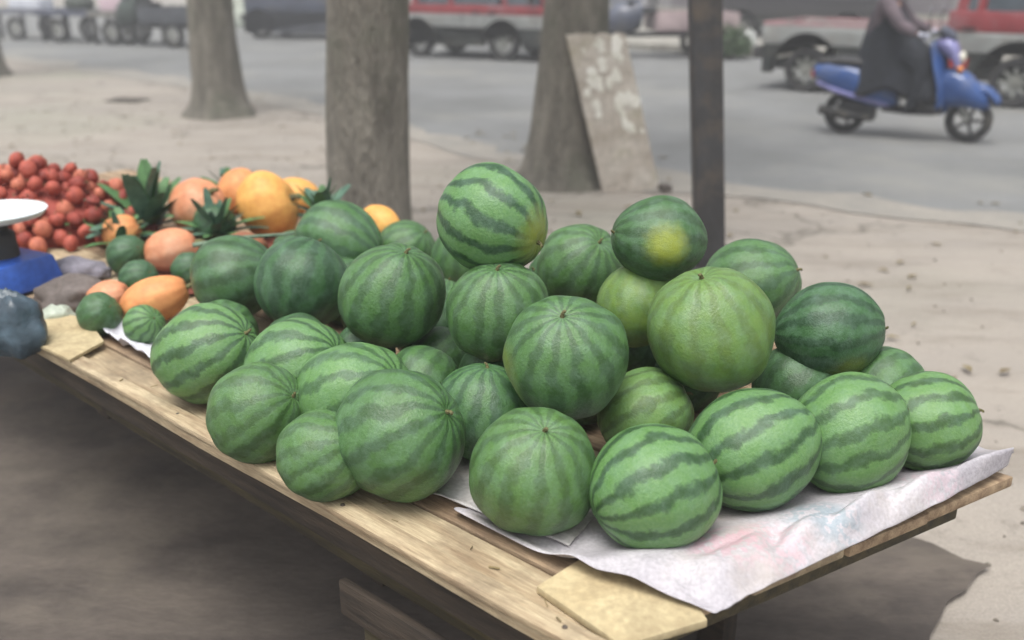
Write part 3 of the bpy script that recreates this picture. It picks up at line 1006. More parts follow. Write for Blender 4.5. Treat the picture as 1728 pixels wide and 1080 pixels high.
ML = [
 # px, py, r, z, kind, shape, axis, stripe, spot, tone, label
 (1105, 824, 109, None, "A", 1, (.9, .25, .28), 1, 0, .1, "striped watermelon at the near corner, lowest in the picture, on the folded sack"),
 (902, 795, 108, None, "B", 0, (.15, -.35, .93), .55, 0, .25, "plain mottled watermelon on the bottom row, left neighbour of the near corner one"),
 (1272, 757, 108, None, "A", 2, (.88, .2, .42), 1, 0, .1, "large boldly striped watermelon on the bottom row, second from the near corner along the sack"),
 (1432, 730, 101, None, "A", 1, (.92, .1, .34), .9, 0, .15, "pale striped watermelon on the bottom row, second from its right end"),
 (1564, 712, 85, None, "A", 1, (.9, -.1, .3), 1, 0, .2, "small bright striped watermelon at the right end of the bottom row"),
 (674, 734, 112, None, "B", 1, (.7, -.3, .5), .8, 0, .1, "large pale topped watermelon on the plank side, third from the near corner"),
 (505, 628, 94, None, "A", 1, (.8, -.3, .55), .9, 0, .1, "striped watermelon on the plank side between the leftmost one and two larger ones"),
 (600, 672, 98, None, "A", 1, (.8, -.3, .5), .8, 0, .1, "pale watermelon squeezed between the third and fifth of the plank side row"),
 (436, 696, 86, None, "B", 1, (.8, -.3, .5), .7, 0, .2, "small olive watermelon at the plank edge, below the second striped one from the left"),
 (546, 770, 79, None, "B", 1, (.8, -.3, .5), .7, 0, .2, "small watermelon at the plank edge, left of the large pale topped one"),
 (350, 596, 87, None, "A", 2, (.86, -.2, .5), 1, 0, .15, "leftmost striped watermelon of the front row, beside the white plastic sheet"),
 (1090, 700, 80, None, "A", 1, (.88, .1, .45), 1, 0, .6, "yellow green striped watermelon half hidden in the gap above the near corner one"),
 (815, 696, 82, None, "B", 1, (.1, .1, 1), .7, 0, 0, "watermelon peeping out between the plain mottled one and the large pale topped one"),
 (955, 600, 104, .94, "B", 0, (-.1, -.45, .88), .75, 0, .1, "big dark watermelon in the middle of the second layer, over the front gap"),
 (1200, 556, 106, .955, "B", 0, (-.25, -.15, .95), .85, 0, .75, "big yellowish green watermelon in the second layer, right of the dark one"),
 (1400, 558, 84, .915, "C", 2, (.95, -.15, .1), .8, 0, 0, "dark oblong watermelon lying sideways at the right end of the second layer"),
 (840, 525, 87, .945, "B", 1, (0, -.3, .95), .6, 0, .15, "watermelon with a pale top in the second layer, under the topmost one"),
 (663, 500, 90, .93, "B", 1, (.3, -.2, .9), .5, 0, .1, "rounded watermelon in the second layer, left of the pale topped one"),
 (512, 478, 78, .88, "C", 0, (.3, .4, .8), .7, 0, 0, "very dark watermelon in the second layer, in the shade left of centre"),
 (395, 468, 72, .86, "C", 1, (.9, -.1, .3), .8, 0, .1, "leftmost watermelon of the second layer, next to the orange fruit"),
 (1078, 515, 72, .935, "B", 1, (-.1, .1, 1), .3, 0, 1.0, "lime yellow watermelon wedged behind the two big ones of the second layer"),
 (1268, 480, 80, .92, "B", 1, (.8, -.3, .4), .6, 0, .1, "pale green watermelon at the back of the second layer, just right of the post"),
 (978, 448, 72, .92, "B", 0, (.4, -.5, .7), .5, 0, .15, "faded watermelon lying low between the two topmost ones"),
 (572, 408, 72, .86, "B", 2, (.9, -.3, -.2), .35, 0, 0, "bluish green watermelon at the back, in front of the thick tree trunk"),
 (1488, 662, 76, None, "B", 1, (.7, .3, .4), .6, 0, .1, "green watermelon showing between the two rightmost ones of the bottom row"),
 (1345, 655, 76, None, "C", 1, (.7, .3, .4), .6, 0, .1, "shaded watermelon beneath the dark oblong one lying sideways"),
 (832, 372, 93, 1.115, "A", 1, (.82, -.42, -.30), 1, 1, 0, "topmost striped watermelon with a yellow patch on its right side"),
 (1112, 402, 76, 1.08, "C", 2, (-.95, -.1, .15), .75, 1, .1, "dark watermelon on top of the pile with a yellow green patch facing front"),
]
placed = []
for (px, py, r, z, kd, q, ax, stp, spt, tn, lb) in ML:
    c, R = ball(px, py, r, z)
    sp_ = random.uniform(0, 6.28)
    sd_ = {832: (.80, -.52, -.16), 1112: (.05, -1, .08)}.get(px, (1, 0, 0))
    if not spt and random.random() < .5:
        spt = .55; sd_ = (random.uniform(-1, 1), random.uniform(-.6, .8), random.uniform(-.9, -.1))
    melon(c, R, kd, q, ax, sp_, max(stp, .75), spt, tn, lb, spin_dir=sd_)
    placed.append((c, R))
# melons inside the heap that carry the upper layers
random.seed(21)
cnt = 0
for it in range(12000):
    s, n = random.uniform(0.25, 1.75), random.uniform(0.25, 1.08)
    R = random.uniform(0.07, 0.105)
    wc = st_world(s, n, TZ + R * .98)
    if all((wc - c).length > (R + r) * 0.985 for c, r in placed):
        d = wc - Vector((0, 0, CAM_H)); dep = d.dot(FW)
        px, py = 864 + FPX * d.x / dep, 540 - FPX * d.dot(UP) / dep
        if px - FPX * R / dep < 322 or px > 1480 or (px < 600 and py > 590) or py > 690 + (px > 900) * 40 or (px < 480 and py < 450): continue
        melon(wc, R, random.choice("BC"), random.choice((0, 1)), (random.uniform(-1, 1), random.uniform(-1, 1), random.uniform(0, 1)), random.random() * 6, .7, 0, .1,
              "dark green watermelon buried inside the pile beneath the others", "watermelons buried in the pile")
        placed.append((wc, R)); cnt += 1
print("hidden melons", cnt)

# ------------------------------------------------------------------ orange fruit, small melons, leaves
def ribbed(c, s, rot, ribs, depth, seed, seg=40, rings=22, dent=.12):
    vs, fs = [], []
    R = Euler(rot).to_matrix()
    for i in range(rings + 1):
        ph = pi * i / rings
        for k in range(seg):
            a = 2 * pi * k / seg
            r = 1 - depth * (0.5 + 0.5 * cos(a * ribs + seed)) * sin(ph) + .05 * noise.noise(Vector((sin(ph) * cos(a), sin(ph) * sin(a), cos(ph) + seed)))
            r -= dent * math.exp(-(ph / .25) ** 2)
            vs.append(R @ Vector((s[0] * r * sin(ph) * cos(a), s[1] * r * sin(ph) * sin(a), s[2] * r * cos(ph))))
    for i in range(rings):
        for k in range(seg):
            fs.append((i * seg + k, (i + 1) * seg + k, (i + 1) * seg + (k + 1) % seg, i * seg + (k + 1) % seg))
    return vs, fs
PEACH = surf("peach_rind", lin((214, 150, 112)), lin((190, 120, 84)), 9, .6, .25, fine=50, dirt=lin((206, 160, 132)))
AMBER = surf("amber_rind", lin((226, 170, 92)), lin((206, 144, 70)), 8, .6, .2, fine=50)
APRI = surf("apricot_rind", lin((220, 152, 96)), lin((196, 124, 74)), 8, .6, .2, fine=50)
def orange_fruit(px, py, r, mat, sc, rot, label, z=None, depth=.03):
    c, R = ball(px, py, r, z)
    o = empty("orange_melon", c); 
    vs, fs = ribbed(c, [R * k for k in sc], rot, 10, depth, px)
    MB().add(vs, fs).build("rind", mat, o, angle=180)
    Rm = Euler(rot).to_matrix()
    st = [Rm @ Vector(v) * R for v in ((0, 0, sc[2] * .84), (0, .02, sc[2] * 1.05), (.1, .05, sc[2] * 1.2))]
    MB().tube(st, [R * .13, R * .09, R * .07], 8).build("stem", STEM, o)
    tag(o, label, "orange fruit", "orange melons at the left of the stall")
    return o
orange_fruit(452, 348, 54, AMBER, (1.12, .95, .92), (.3, 1.2, .2), "largest golden yellow melon, before the thick tree trunk's left side")
orange_fruit(333, 348, 48, PEACH, (1.0, .95, 1.05), (.2, .9, -.3), "peach coloured melon left of the golden yellow one")
orange_fruit(290, 422, 40, PEACH, (.95, .9, 1.15), (.1, 1.3, .3), "small pinkish melon in the middle of the orange fruit, near the stick")
orange_fruit(262, 506, 44, APRI, (.9, .85, 1.35), (.2, 1.25, .55), "apricot coloured melon nearest the plank edge, above the small green ones")
orange_fruit(642, 376, 33, AMBER, (.9, .9, 1.2), (.2, 1.9, -.5), "lone small orange melon peeping out before the thick tree trunk", z=.86)
orange_fruit(500, 330, 34, AMBER, (.9, .9, 1.2), (.2, 1.7, .3), "small golden melon behind the right shoulder of the largest one")
orange_fruit(200, 335, 32, PEACH, (1, 1, 1.05), (.2, .7, .3), "pale beige melon between the red fruit heap and the leaves")
orange_fruit(404, 322, 36, APRI, (1, .95, 1.1), (.2, .8, .5), "apricot melon at the back, between the peach coloured and the golden one")
orange_fruit(205, 392, 30, APRI, (1, .95, 1.1), (.2, 1.1, .5), "small apricot melon touching the red fruit heap above the dark green one")
orange_fruit(182, 500, 30, PEACH, (.9, .95, 1.25), (.2, 1.3, .2), "small peach melon at the far left of the orange fruit, behind the dull green melon")
orange_fruit(412, 430, 40, surf("brown_rind", lin((150, 96, 66)), lin((116, 70, 48)), 8, .65, .2), (1, .9, 1.1), (.2, 1.4, .1), "brownish melon in the shade below the thin green stalk")
def small_melon(px, py, r, kd, stp, tn, lb):
    c, R = ball(px, py, r)
    o = melon(c, R, kd, 1, (.7, -.4, .5), random.random() * 6, stp, 0, tn, lb, "small green melons at the left of the stall")
    o["category"] = "melon"; o.name = "green_melon"
small_melon(168, 530, 37, "C", .4, .1, "small dull green melon on the boards behind the cardboard flap")
small_melon(243, 548, 34, "A", .8, .1, "small pale striped melon beside the white plastic sheet")
small_melon(215, 430, 34, "C", .5, 0, "small dark green melon left of the pinkish melon")
small_melon(235, 472, 34, "C", .6, 0, "small bottle green melon above the apricot coloured melon")
small_melon(362, 378, 36, "C", .6, 0, "small dark green melon tucked under the peach coloured melon")
small_melon(320, 455, 30, "C", .5, 0, "small shaded melon right above the leftmost watermelon")
LEAFG = [surf("leaf_teal", lin((86, 118, 98)), lin((58, 88, 72)), 20, .55, .2), surf("leaf_green", lin((84, 124, 74)), lin((58, 92, 52)), 20, .55, .2)]
def tuft(px, py, z, h, n, label, mi, seed):
    n = n * 2
    random.seed(seed)
    p = on(px, py, z)
    e = empty("leafy_bunch", p)
    tag(e, label, "leaves", "leafy bunches among the orange fruit")
    for k in range(n):
        a = k * 2.4 + random.uniform(-.3, .3); tilt = random.uniform(.15, 1.2); L_ = h * random.uniform(.7, 1.1); w0 = L_ * random.uniform(.10, .17)
        vs = []
        M_ = 7
        for i in range(M_ + 1):
            u = i / M_
            out = L_ * sin(tilt) * u + .25 * L_ * u * u * tilt
            zz = L_ * cos(tilt) * u - .22 * L_ * u * u * tilt
            wd = w0 * (sin(pi * min(1, u * .80 + .16)) ** .6) + .001
            for sgn, dz in ((-1, .25), (0, 0), (1, .25)):
                vs.append(Vector((cos(a) * out - sin(a) * wd * sgn, sin(a) * out + cos(a) * wd * sgn, zz + wd * dz)))
        fs = []
        for i in range(M_):
            for c in (0, 1):
                q = i * 3 + c; fs.append((q, q + 1, q + 4, q + 3))
        MB().add(vs, fs).build("leaf", LEAFG[mi if k % 3 else 1 - mi], e, angle=180)
    return e
tuft(252, 385, TZ + .03, .24, 16, "tall dark teal leafy bunch standing between the red heap and the peach coloured melon", 0, 3)
tuft(392, 335, TZ + .03, .14, 12, "low leafy bunch behind the gap between the peach and the golden melon", 0, 4)
tuft(365, 400, TZ + .04, .16, 12, "drooping green leaves under the peach coloured melon", 0, 5)
tuft(205, 415, TZ + .02, .13, 12, "fresh green leafy bunch at the right foot of the red fruit heap", 1, 6)
tuft(545, 372, TZ + .06, .16, 12, "bluish green leaves right of the golden melon, before the thick trunk", 0, 7)
# thin stalk lying over fruit
a, b = on(325, 414, .86), on(498, 394, .87)
o = MB().tube([a, a.lerp(b, .5) + Vector((0, 0, .006)), b], [.007, .006, .004], 8).build("stalk", surf("stalk_green", lin((112, 132, 112)), lin((84, 104, 84)), 10, .7, .2))
tag(o, "long thin grey green stalk lying across the fruit below the golden melon", "stalk")

# red fruit heap
random.seed(12)
RC = Vector((-1.74, 3.36, TZ))
vs, fs = ribbed(None, (1, 1, .9), (0, 0, 0), 5, .06, 2, 16, 10, .18)
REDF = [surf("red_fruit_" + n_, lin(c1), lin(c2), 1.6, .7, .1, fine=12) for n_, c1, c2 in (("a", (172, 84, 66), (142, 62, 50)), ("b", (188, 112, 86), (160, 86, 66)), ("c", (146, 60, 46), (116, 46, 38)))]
rmesh = []
for mt in REDF:
    o = MB().add(vs, fs).build("red_fruit", mt, None, angle=180); rmesh.append(o.data); bpy.data.objects.remove(o)
stalk_o = MB().tube([(0, 0, .7), (.03, 0, .95), (.12, .02, 1.1)], [.09, .06, .05], 6).build("stalk", STEM); stalk_d = stalk_o.data; bpy.data.objects.remove(stalk_o)
reds = []
HR, HH = .40, .24
for it in range(60000):
    if len(reds) >= 290: break
    a, q = random.uniform(0, 6.283), math.sqrt(random.random())
    R = random.uniform(.024, .033)
    zmax = HH * (1 - q ** 1.7)
    z = R + random.random() ** .6 * max(0, zmax)
    if z < zmax - .055 and z > R * 1.05: continue
    if z > zmax + R: z = R
    c = RC + Vector((cos(a) * q * HR * 1.15, sin(a) * q * HR * .75, z))
    if all((c - o_).length > (R + r_) * .93 for o_, r_ in reds):
        o = bpy.data.objects.new("red_fruit", random.choice(rmesh)); COL.objects.link(o)
        o.location = c; o.scale = (R * random.uniform(.85, 1.1), R * random.uniform(.85, 1.1), R * random.uniform(.9, 1.35)); o.rotation_euler = (random.uniform(-1.2, 1.2), random.uniform(-1.2, 1.2), random.uniform(0, 6))
        tag(o, "small round dull red fruit in the heap at the left end of the stall", "red fruit", "red fruit heaped at the left end of the stall")
        s = bpy.data.objects.new("stalk", stalk_d); COL.objects.link(s); s.parent = o
        reds.append((c, R))
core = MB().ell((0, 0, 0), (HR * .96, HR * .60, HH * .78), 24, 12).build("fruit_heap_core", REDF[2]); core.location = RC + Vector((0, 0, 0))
tag(core, "dense dark inside of the heap of small red fruit", "fruit heap", kind="stuff")
print("reds", len(reds))

# ------------------------------------------------------------------ scale, bags at the left end
sc_ = empty("weighing_scale", on(14, 486, TZ), -.5)
tag(sc_, "blue market scale with a white tray at the left end of the stall", "scale")
SB = surf("blue_scale_paint", lin((52, 92, 178)), lin((40, 72, 146)), 8, .4, .03)
WP = surf("white_enamel", lin((216, 224, 226)), lin((196, 206, 208)), 8, .35, .02)
MB().box((0, 0, .055), (.25, .22, .09), taper=.86).build("body", SB, sc_, bevel=.012)
MB().box((0, -.116, .05), (.16, .012, .05), (-.12, 0, 0)).build("display", WP, sc_, bevel=.003)
MB().lathe([(0.001, .10), (.05, .10), (.045, .17), (.03, .18), (.03, .212), (.0011, .213)], seg=20).build("post", PLASTIC_BLK, sc_)
MB().lathe([(.001, .215), (.10, .218), (.13, .226), (.142, .238), (.145, .238), (.134, .222), (.10, .212), (.0011, .210)], seg=40).build("tray", WP, sc_)
for x in (-.09, .09):
    for y in (-.08, .08):
        MB().lathe([(.001, 0), (.016, 0), (.014, .012), (.001, .012)], (x, y, 0), seg=10).build("foot", PLASTIC_BLK, sc_)
def bag(px, py, r, sc, mat, label, name, seed, cat, z=None, rz=0.):
    c, R = ball(px, py, r, z)
    vs, fs = [], []
    seg, rings = 40, 26
    for i in range(rings + 1):
        ph = pi * i / rings
        for k in range(seg):
            a = 2 * pi * k / seg
            d = Vector((sin(ph) * cos(a), sin(ph) * sin(a), cos(ph)))
            r_ = 1 + .22 * noise.noise(d * 1.8 + Vector((seed, 0, 0))) + .10 * abs(noise.noise(d * 5 + Vector((seed, 2, 0))))
            zc = d.z * r_
            if zc < 0: zc = max(zc * .98, -.62)
            if ph < .5: r_ *= .7; zc = zc * 1.12
            vs.append(Vector((d.x * r_ * sc[0] * R, d.y * r_ * sc[1] * R, zc * sc[2] * R)))
    for i in range(rings):
        for k in range(seg):
            fs.append((i * seg + k, (i + 1) * seg + k, (i + 1) * seg + (k + 1) % seg, i * seg + (k + 1) % seg))
    zoff = c.z
    if z is None: zoff = TZ + .62 * sc[2] * R
    o = MB().add(vs, fs).build(name, mat, None, angle=60)
    o.location = (c.x, c.y, zoff); o.rotation_euler = (0, 0, rz)
    tag(o, label, cat)
    return o
bag(22, 545, 52, (1.0, .8, 1.2), surf("slate_teal_plastic", lin((74, 92, 104)), lin((44, 54, 62)), 9, .35, .3, dist=.01), "dark slate blue plastic bag slumped at the left corner of the stall", "plastic_bag", 2, "bag")
bag(122, 478, 44, (1.5, .9, .75), surf("brown_grey_cloth", lin((112, 104, 100)), lin((82, 74, 70)), 9, .9, .4, dist=.01), "grey brown cloth bundle lying right of the blue scale", "cloth_bundle", 6, "bundle")
bag(130, 440, 32, (1.6, .8, .7), surf("lilac_grey_cloth", lin((138, 134, 144)), lin((108, 106, 114)), 9, .9, .4, dist=.01), "lilac grey cloth folded below the red fruit heap", "folded_cloth", 9, "cloth")
bag(95, 525, 26, (1.2, .9, .8), surf("pale_green_plastic", lin((178, 186, 170)), lin((148, 156, 142)), 9, .5, .3, dist=.01), "pale greenish plastic wrap between the cloth bundle and the cardboard flap", "plastic_wrap", 12, "wrap")

# ------------------------------------------------------------------ vehicles
def wheel(parent, x, y, r, wdt, name="wheel", spokes=8, hub=ALLOY, side=-1, hubk=.66):
    w_ = empty(name, (x, y, r)); w_.parent = parent
    wdh = wdt / 2
    t = [(r * .62, -wdh * .8), (r * .86, -wdh), (r * .97, -wdh * .8), (r, -wdh * .4), (r, wdh * .4), (r * .97, wdh * .8), (r * .86, wdh), (r * .62, wdh * .8)]
    MB().lathe(t, axis='y', seg=36, close=True).build("tyre", TYRE, w_)
    rm = MB().lathe([(r * .66, -wdh * .85), (r * .63, -wdh * .5), (r * .60, 0), (r * .63, wdh * .5), (r * .66, wdh * .85)], axis='y', seg=36)
    rm.lathe([(.001, side * wdh * .75), (r * .16, side * wdh * .78), (r * .2, side * wdh * .45), (r * .16, 0)], axis='y', seg=18)
    for k in range(spokes):
        a = 2 * pi * k / spokes
        rm.box((cos(a) * r * .38, side * wdh * .45, sin(a) * r * .38), (r * .5, wdh * .35, r * .15), (0, -a, 0))
    rm.build("rim", hub, w_, bevel=.002)
    return w_
def arch_profile(x0, x1, z0, z1, wheels, ra, cz, n=12):
    """side profile between x0..x1, z0..z1 with round wheel arches cut out of its lower edge"""
    pts = [(x0, z1), (x0, z0)]
    for wx in wheels:
        if z0 >= cz + ra: continue
        k = math.sqrt(max(0, ra * ra - (z0 - cz) ** 2))
        a0, a1 = math.atan2(z0 - cz, -k), math.atan2(z0 - cz, k)
        if a0 < 0: a0 += 2 * pi
        for i in range(n + 1):
            a = a0 + (a1 - a0) * i / n
            pts.append((wx + ra * cos(a), cz + ra * sin(a)))
    pts += [(x1, z0), (x1, z1)]
    return pts
RAILP = surf("faded_pink_rail", lin((168, 132, 134)), lin((140, 104, 108)), 4, .6, .05, dirt=lin((150, 140, 136)))
def minivan(loc, rz, wb, rw, zs, colors, label, W=1.55, tail=.65, nose=.75, roof=1.85, lamps=True, rak=1.3, cab=None, name="minivan", cat="van"):
    """local +x is forward, local y=0 is the side nearest the camera"""
    lo, mid, top_, belt = zs
    skirt, band, upper, glass = colors
    r = empty(name, loc, rz)
    tag(r, label, cat)
    x0, x1 = -tail, wb + nose
    ws = [0, wb]
    ra, cz = rw * rak, rw
    s_ = MB()
    for (ya, yb) in ((0, .16), (W - .16, W)):
        s_.prism(arch_profile(x0 + .03, x1 - .03, lo, mid, ws, ra, cz), ya + .015, yb - .015)
    s_.box(((x0 + x1) / 2, W / 2, lo + .12), (x1 - x0 - .3, W - .36, .14))
    s_.build("lower_skirt", skirt, r, bevel=.012)
    b_ = MB()
    for (ya, yb) in ((0, .14), (W - .14, W)):
        b_.prism(arch_profile(x0, x1, mid + .003, top_, ws, ra, cz), ya, yb)
    b_.box((x0 + .06, W / 2, (mid + top_) / 2), (.12, W - .285, top_ - mid - .006)); b_.box((x1 - .06, W / 2, (mid + top_) / 2), (.12, W - .285, top_ - mid - .006))
    b_.build("side_band", band, r, bevel=.01)
    fr = .28                                              # windscreen slope
    bd = MB()
    bd.prism([(x0, top_ + .003), (x1 - .02, top_ + .003), (x1 - .07, belt), (x0 + .02, belt)], .004, W - .004)
    body = bd.build("body", upper, r, bevel=.015)
    # pillars and roof: greenhouse
    if cab is not None:
        bpy.data.objects.remove(body)
        MB().prism([(cab, top_ + .003), (x1 - .02, top_ + .003), (x1 - .07, belt), (cab, belt)], .004, W - .004).build("body", upper, r, bevel=.015)
        rl = MB()
        for ya in (.025, W - .025):
            rl.box(((x0 + cab) / 2, ya, top_ + .03), (cab - x0 - .02, .045, .05))
        rl.box((x0 + .03, W / 2, top_ + .029), (.045, W - .10, .05))
        rl.build("bed_rail", RAILP, r, bevel=.006)
        MB().box(((x0 + cab) / 2, W / 2, mid + .05), (cab - x0 - .2, W - .29, .03)).build("bed_floor", skirt, r)
        x0 = cab
    ins = .09
    PA, PB = ((x1 - x0) * .29, (x1 - x0) * .33) if cab is None else (.30, .62)
    zr = roof
    for ya in (.05, W - .05):
        for (xa, xb, wd) in ((x0 + .06, x0 + .16, .12), (x0 + PA, x0 + PA + .02, .09), (x1 - PB, x1 - PB - .08, .09), (x1 - .16, x1 - .16 - fr * 1.9, .10)):
            yb = ya + (ins if ya < 1 else -ins)
            MB().add([(xa, ya, belt - .01), (xa + wd, ya, belt - .01), (xa + wd, ya + (.04 if ya < 1 else -.04), belt - .01), (xa, ya + (.04 if ya < 1 else -.04), belt - .01),
                    (xb, yb, zr), (xb + wd, yb, zr), (xb + wd, yb + (.04 if ya < 1 else -.04), zr), (xb, yb + (.04 if ya < 1 else -.04), zr)],
                   [(0, 1, 2, 3), (4, 5, 6, 7), (0, 1, 5, 4), (1, 2, 6, 5), (2, 3, 7, 6), (3, 0, 4, 7)]).build("pillar", upper, r, bevel=.006)
    MB().prism([(x0 + .14, zr), (x1 - .16 - fr * 1.8, zr), (x1 - .30 - fr * 1.9, zr + .08), (x0 + .28, zr + .08)], .13, W - .13).build("roof", upper, r, bevel=.03, seg=3)
    xs = [x0 + .2, x0 + PA - .01, x0 + PA + .11, x1 - PB - .10, x1 - PB + .04, x1 - .2]
    for i in range(3):
        a, b = xs[2 * i], xs[2 * i + 1]
        sl_ = fr * 1.75 if i == 2 else 0
        for ya in (.07, W - .07):
            yb = ya + (ins if ya < 1 else -ins); th = .006
            MB().add([(a, ya, belt), (b, ya, belt), (b - sl_, yb, zr - .01), (a, yb, zr - .01), (a, ya + th, belt), (b, ya + th, belt), (b - sl_, yb + th, zr - .01), (a, yb + th, zr - .01)],
                     [(0, 1, 2, 3), (4, 5, 6, 7), (0, 1, 5, 4), (1, 2, 6, 5), (2, 3, 7, 6), (3, 0, 4, 7)]).build("window", glass, r)
    MB().add([(x1 - .10, .14, belt), (x1 - .10, W - .14, belt), (x1 - .10 - fr * 1.8, W - .2, zr), (x1 - .10 - fr * 1.8, .2, zr), (x1 - .12, .14, belt), (x1 - .12, W - .14, belt), (x1 - .12 - fr * 1.8, W - .2, zr), (x1 - .12 - fr * 1.8, .2, zr)],
             [(0, 1, 2, 3), (4, 5, 6, 7), (0, 1, 5, 4), (1, 2, 6, 5), (2, 3, 7, 6), (3, 0, 4, 7)]).build("windscreen", glass, r)
    cx0 = x0
    x0 = -tail
    for (xa, sgn) in ((x0, -1), (x1, 1)):
        MB().box((xa + sgn * .04, W / 2, mid - .12), (.14, W + .02, .17)).build("bumper", PLASTIC_BLK, r, bevel=.025)
    for xa in ((x0 + 1.2, x1 - 1.34) if cab is None else (cab + .12, x1 - .6)):
        MB().box((xa, -.001, (top_ + mid) / 2), (.012, .008, top_ - mid + .1)).build("door_gap", PLASTIC_BLK, r)
    for xa in ((x0 + 1.5, x1 - 1.2) if cab is None else (cab + .25,)):
        MB().box((xa, -.014, top_ + .05), (.15, .03, .03)).build("door_handle", PLASTIC_BLK, r, bevel=.006)
    MB().box((x1 - .35, -.10, belt + .1), (.07, .16, .14)).build("mirror", PLASTIC_BLK, r, bevel=.02)
    for y in (.2, W - .2):
        MB().ell((x1 - .01, y, (mid + top_) / 2 + .02), (.05, .13, .09)).build("headlight", LAMPGLASS, r)
        MB().box((x0 - .005, y, (mid + top_) / 2 + .05), (.03, .16, .22)).build("tail_light", RED_LENS, r, bevel=.008)
    if lamps:
        MB().box((wb - .72, -.004, mid - .12), (.34, .02, .12)).build("side_marker", RED_LENS, r, bevel=.005)
        MB().box((wb - .98, -.004, mid - .115), (.14, .024, .10)).build("side_marker", ORANGE_LENS, r, bevel=.005)
    for x in ws:
        wheel(r, x, .12, rw, .18, side=-1); wheel(r, x, W - .12, rw, .18, side=1)
    return r
w1p, w2p = on(1352, 157), on(1702, 184)
dv = w2p - w1p
minivan((w1p.x, w1p.y, .004), math.atan2(dv.y, dv.x), dv.length, .30, (.24, .63, .87, 1.12), (SKIRT, SILVER, RED, GLASS), "red pickup truck with silver side band and pinkish bed rail parked behind the scooter", rak=1.62, cab=dv.length - .85, name="pickup_truck", cat="truck")
vp = on(846, 104)
vq = on(704, 97)
dv = vp - vq
minivan((vq.x, vq.y, .004), math.atan2(dv.y, dv.x), dv.length, .32, (.25, .58, .81, .98), (SKIRT, SILVER, RED, GLASS), "red and silver minivan parked across the road between the two nearest trees", tail=.18, nose=1.0, roof=1.75, lamps=False)
vp = on(438, 66)
minivan((vp.x, vp.y, .004), -.25, 2.4, .3, (.14, .62, .9, 1.1), (surf("slate_skirt", lin((70, 72, 80)), lin((54, 56, 62)), 4, .6, .05), NAVYPAINT, NAVYPAINT, GLASS), "dark slate blue van parked far behind the gap left of the thick trunk", lamps=False, tail=.35)
vp = on(1248, 72)
minivan((vp.x, vp.y, .004), -.7, 2.5, .32, (.27, .62, .84, 1.02), (SKIRT, surf("charcoal_paint", lin((60, 58, 60)), lin((44, 42, 46)), 4, .5, .05), surf("black_paint", lin((50, 48, 54)), lin((38, 36, 40)), 4, .4, .03), GLASS), "black van parked far behind the right side of the dark post", lamps=False)

# motor tricycle behind the slab
def tricycle(loc, rz, cab, box_, label, L_=1.5, cargo=None):
    r = empty("cargo_tricycle", loc, rz)
    tag(r, label, "tricycle")
    MB().box((0, 0, .42), (L_ + .9, .5, .07)).build("chassis", PLASTIC_BLK, r, bevel=.01)
    bx = MB()
    for s in (-1, 1):
        bx.box((-.25, s * .5, .67), (L_, .03, .32)); bx.box((-.25 + s * (L_ / 2 - .015), 0, .67), (.03, .97, .32))
    bx.box((-.25, 0, .51), (L_ - .07, .965, .03))
    for k in range(5): bx.box((-.25 - L_ / 2 + .15 + k * (L_ - .3) / 4, -.52, .67), (.04, .03, .34))
    bx.build("cargo_box", box_, r, bevel=.005)
    MB().loft([(L_ / 2 - .02, .8, .32, .28), (L_ / 2 + .2, .72, .36, .3), (L_ / 2 + .42, .68, .34, .32), (L_ / 2 + .58, .6, .24, .25), (L_ / 2 + .66, .58, .12, .14)]).build("front_cowl", cab, r, bevel=0)
    MB().box((L_ / 2 - .15, 0, .86), (.34, .5, .12)).build("seat", PLASTIC_BLK, r, bevel=.04)
    ws_ = MB().add([(L_ / 2 + .28, -.33, .98), (L_ / 2 + .28, .33, .98), (L_ / 2 + .05, .3, 1.55), (L_ / 2 + .05, -.3, 1.55), (L_ / 2 + .27, -.33, .97), (L_ / 2 + .27, .33, .97), (L_ / 2 + .04, .3, 1.54), (L_ / 2 + .04, -.3, 1.54)],
             [(0, 1, 2, 3), (4, 5, 6, 7), (0, 1, 5, 4), (1, 2, 6, 5), (2, 3, 7, 6), (3, 0, 4, 7)]).build("windscreen", GLASS, r)
    MB().tube([(L_ / 2 + .2, -.34, 1.0), (L_ / 2 + .16, 0, 1.05), (L_ / 2 + .2, .34, 1.0)], .016, 8).build("handlebar", PLASTIC_BLK, r)
    for s in (-1, 1):
        MB().tube([(L_ / 2 + .3, s * .1, .75), (L_ / 2 + .52, s * .1, .27)], .022, 8).build("fork", ALLOY, r)
        wheel(r, -.45, s * .46, .27, .12, side=s)
    wheel(r, L_ / 2 + .52, 0, .27, .1, side=-1)
    if cargo:
        cargo(r)
    return r
p = on(1150, 100)
PINKBOX = surf("pinkish_box_paint", lin((176, 158, 158)), lin((146, 128, 130)), 5, .6, .1, dirt=lin((120, 112, 106)))
tricycle((p.x, p.y + .6, .004), pi + .1, NAVYPAINT, PINKBOX, "slate blue cargo tricycle with a pinkish grey box behind the top of the slab", 1.6)
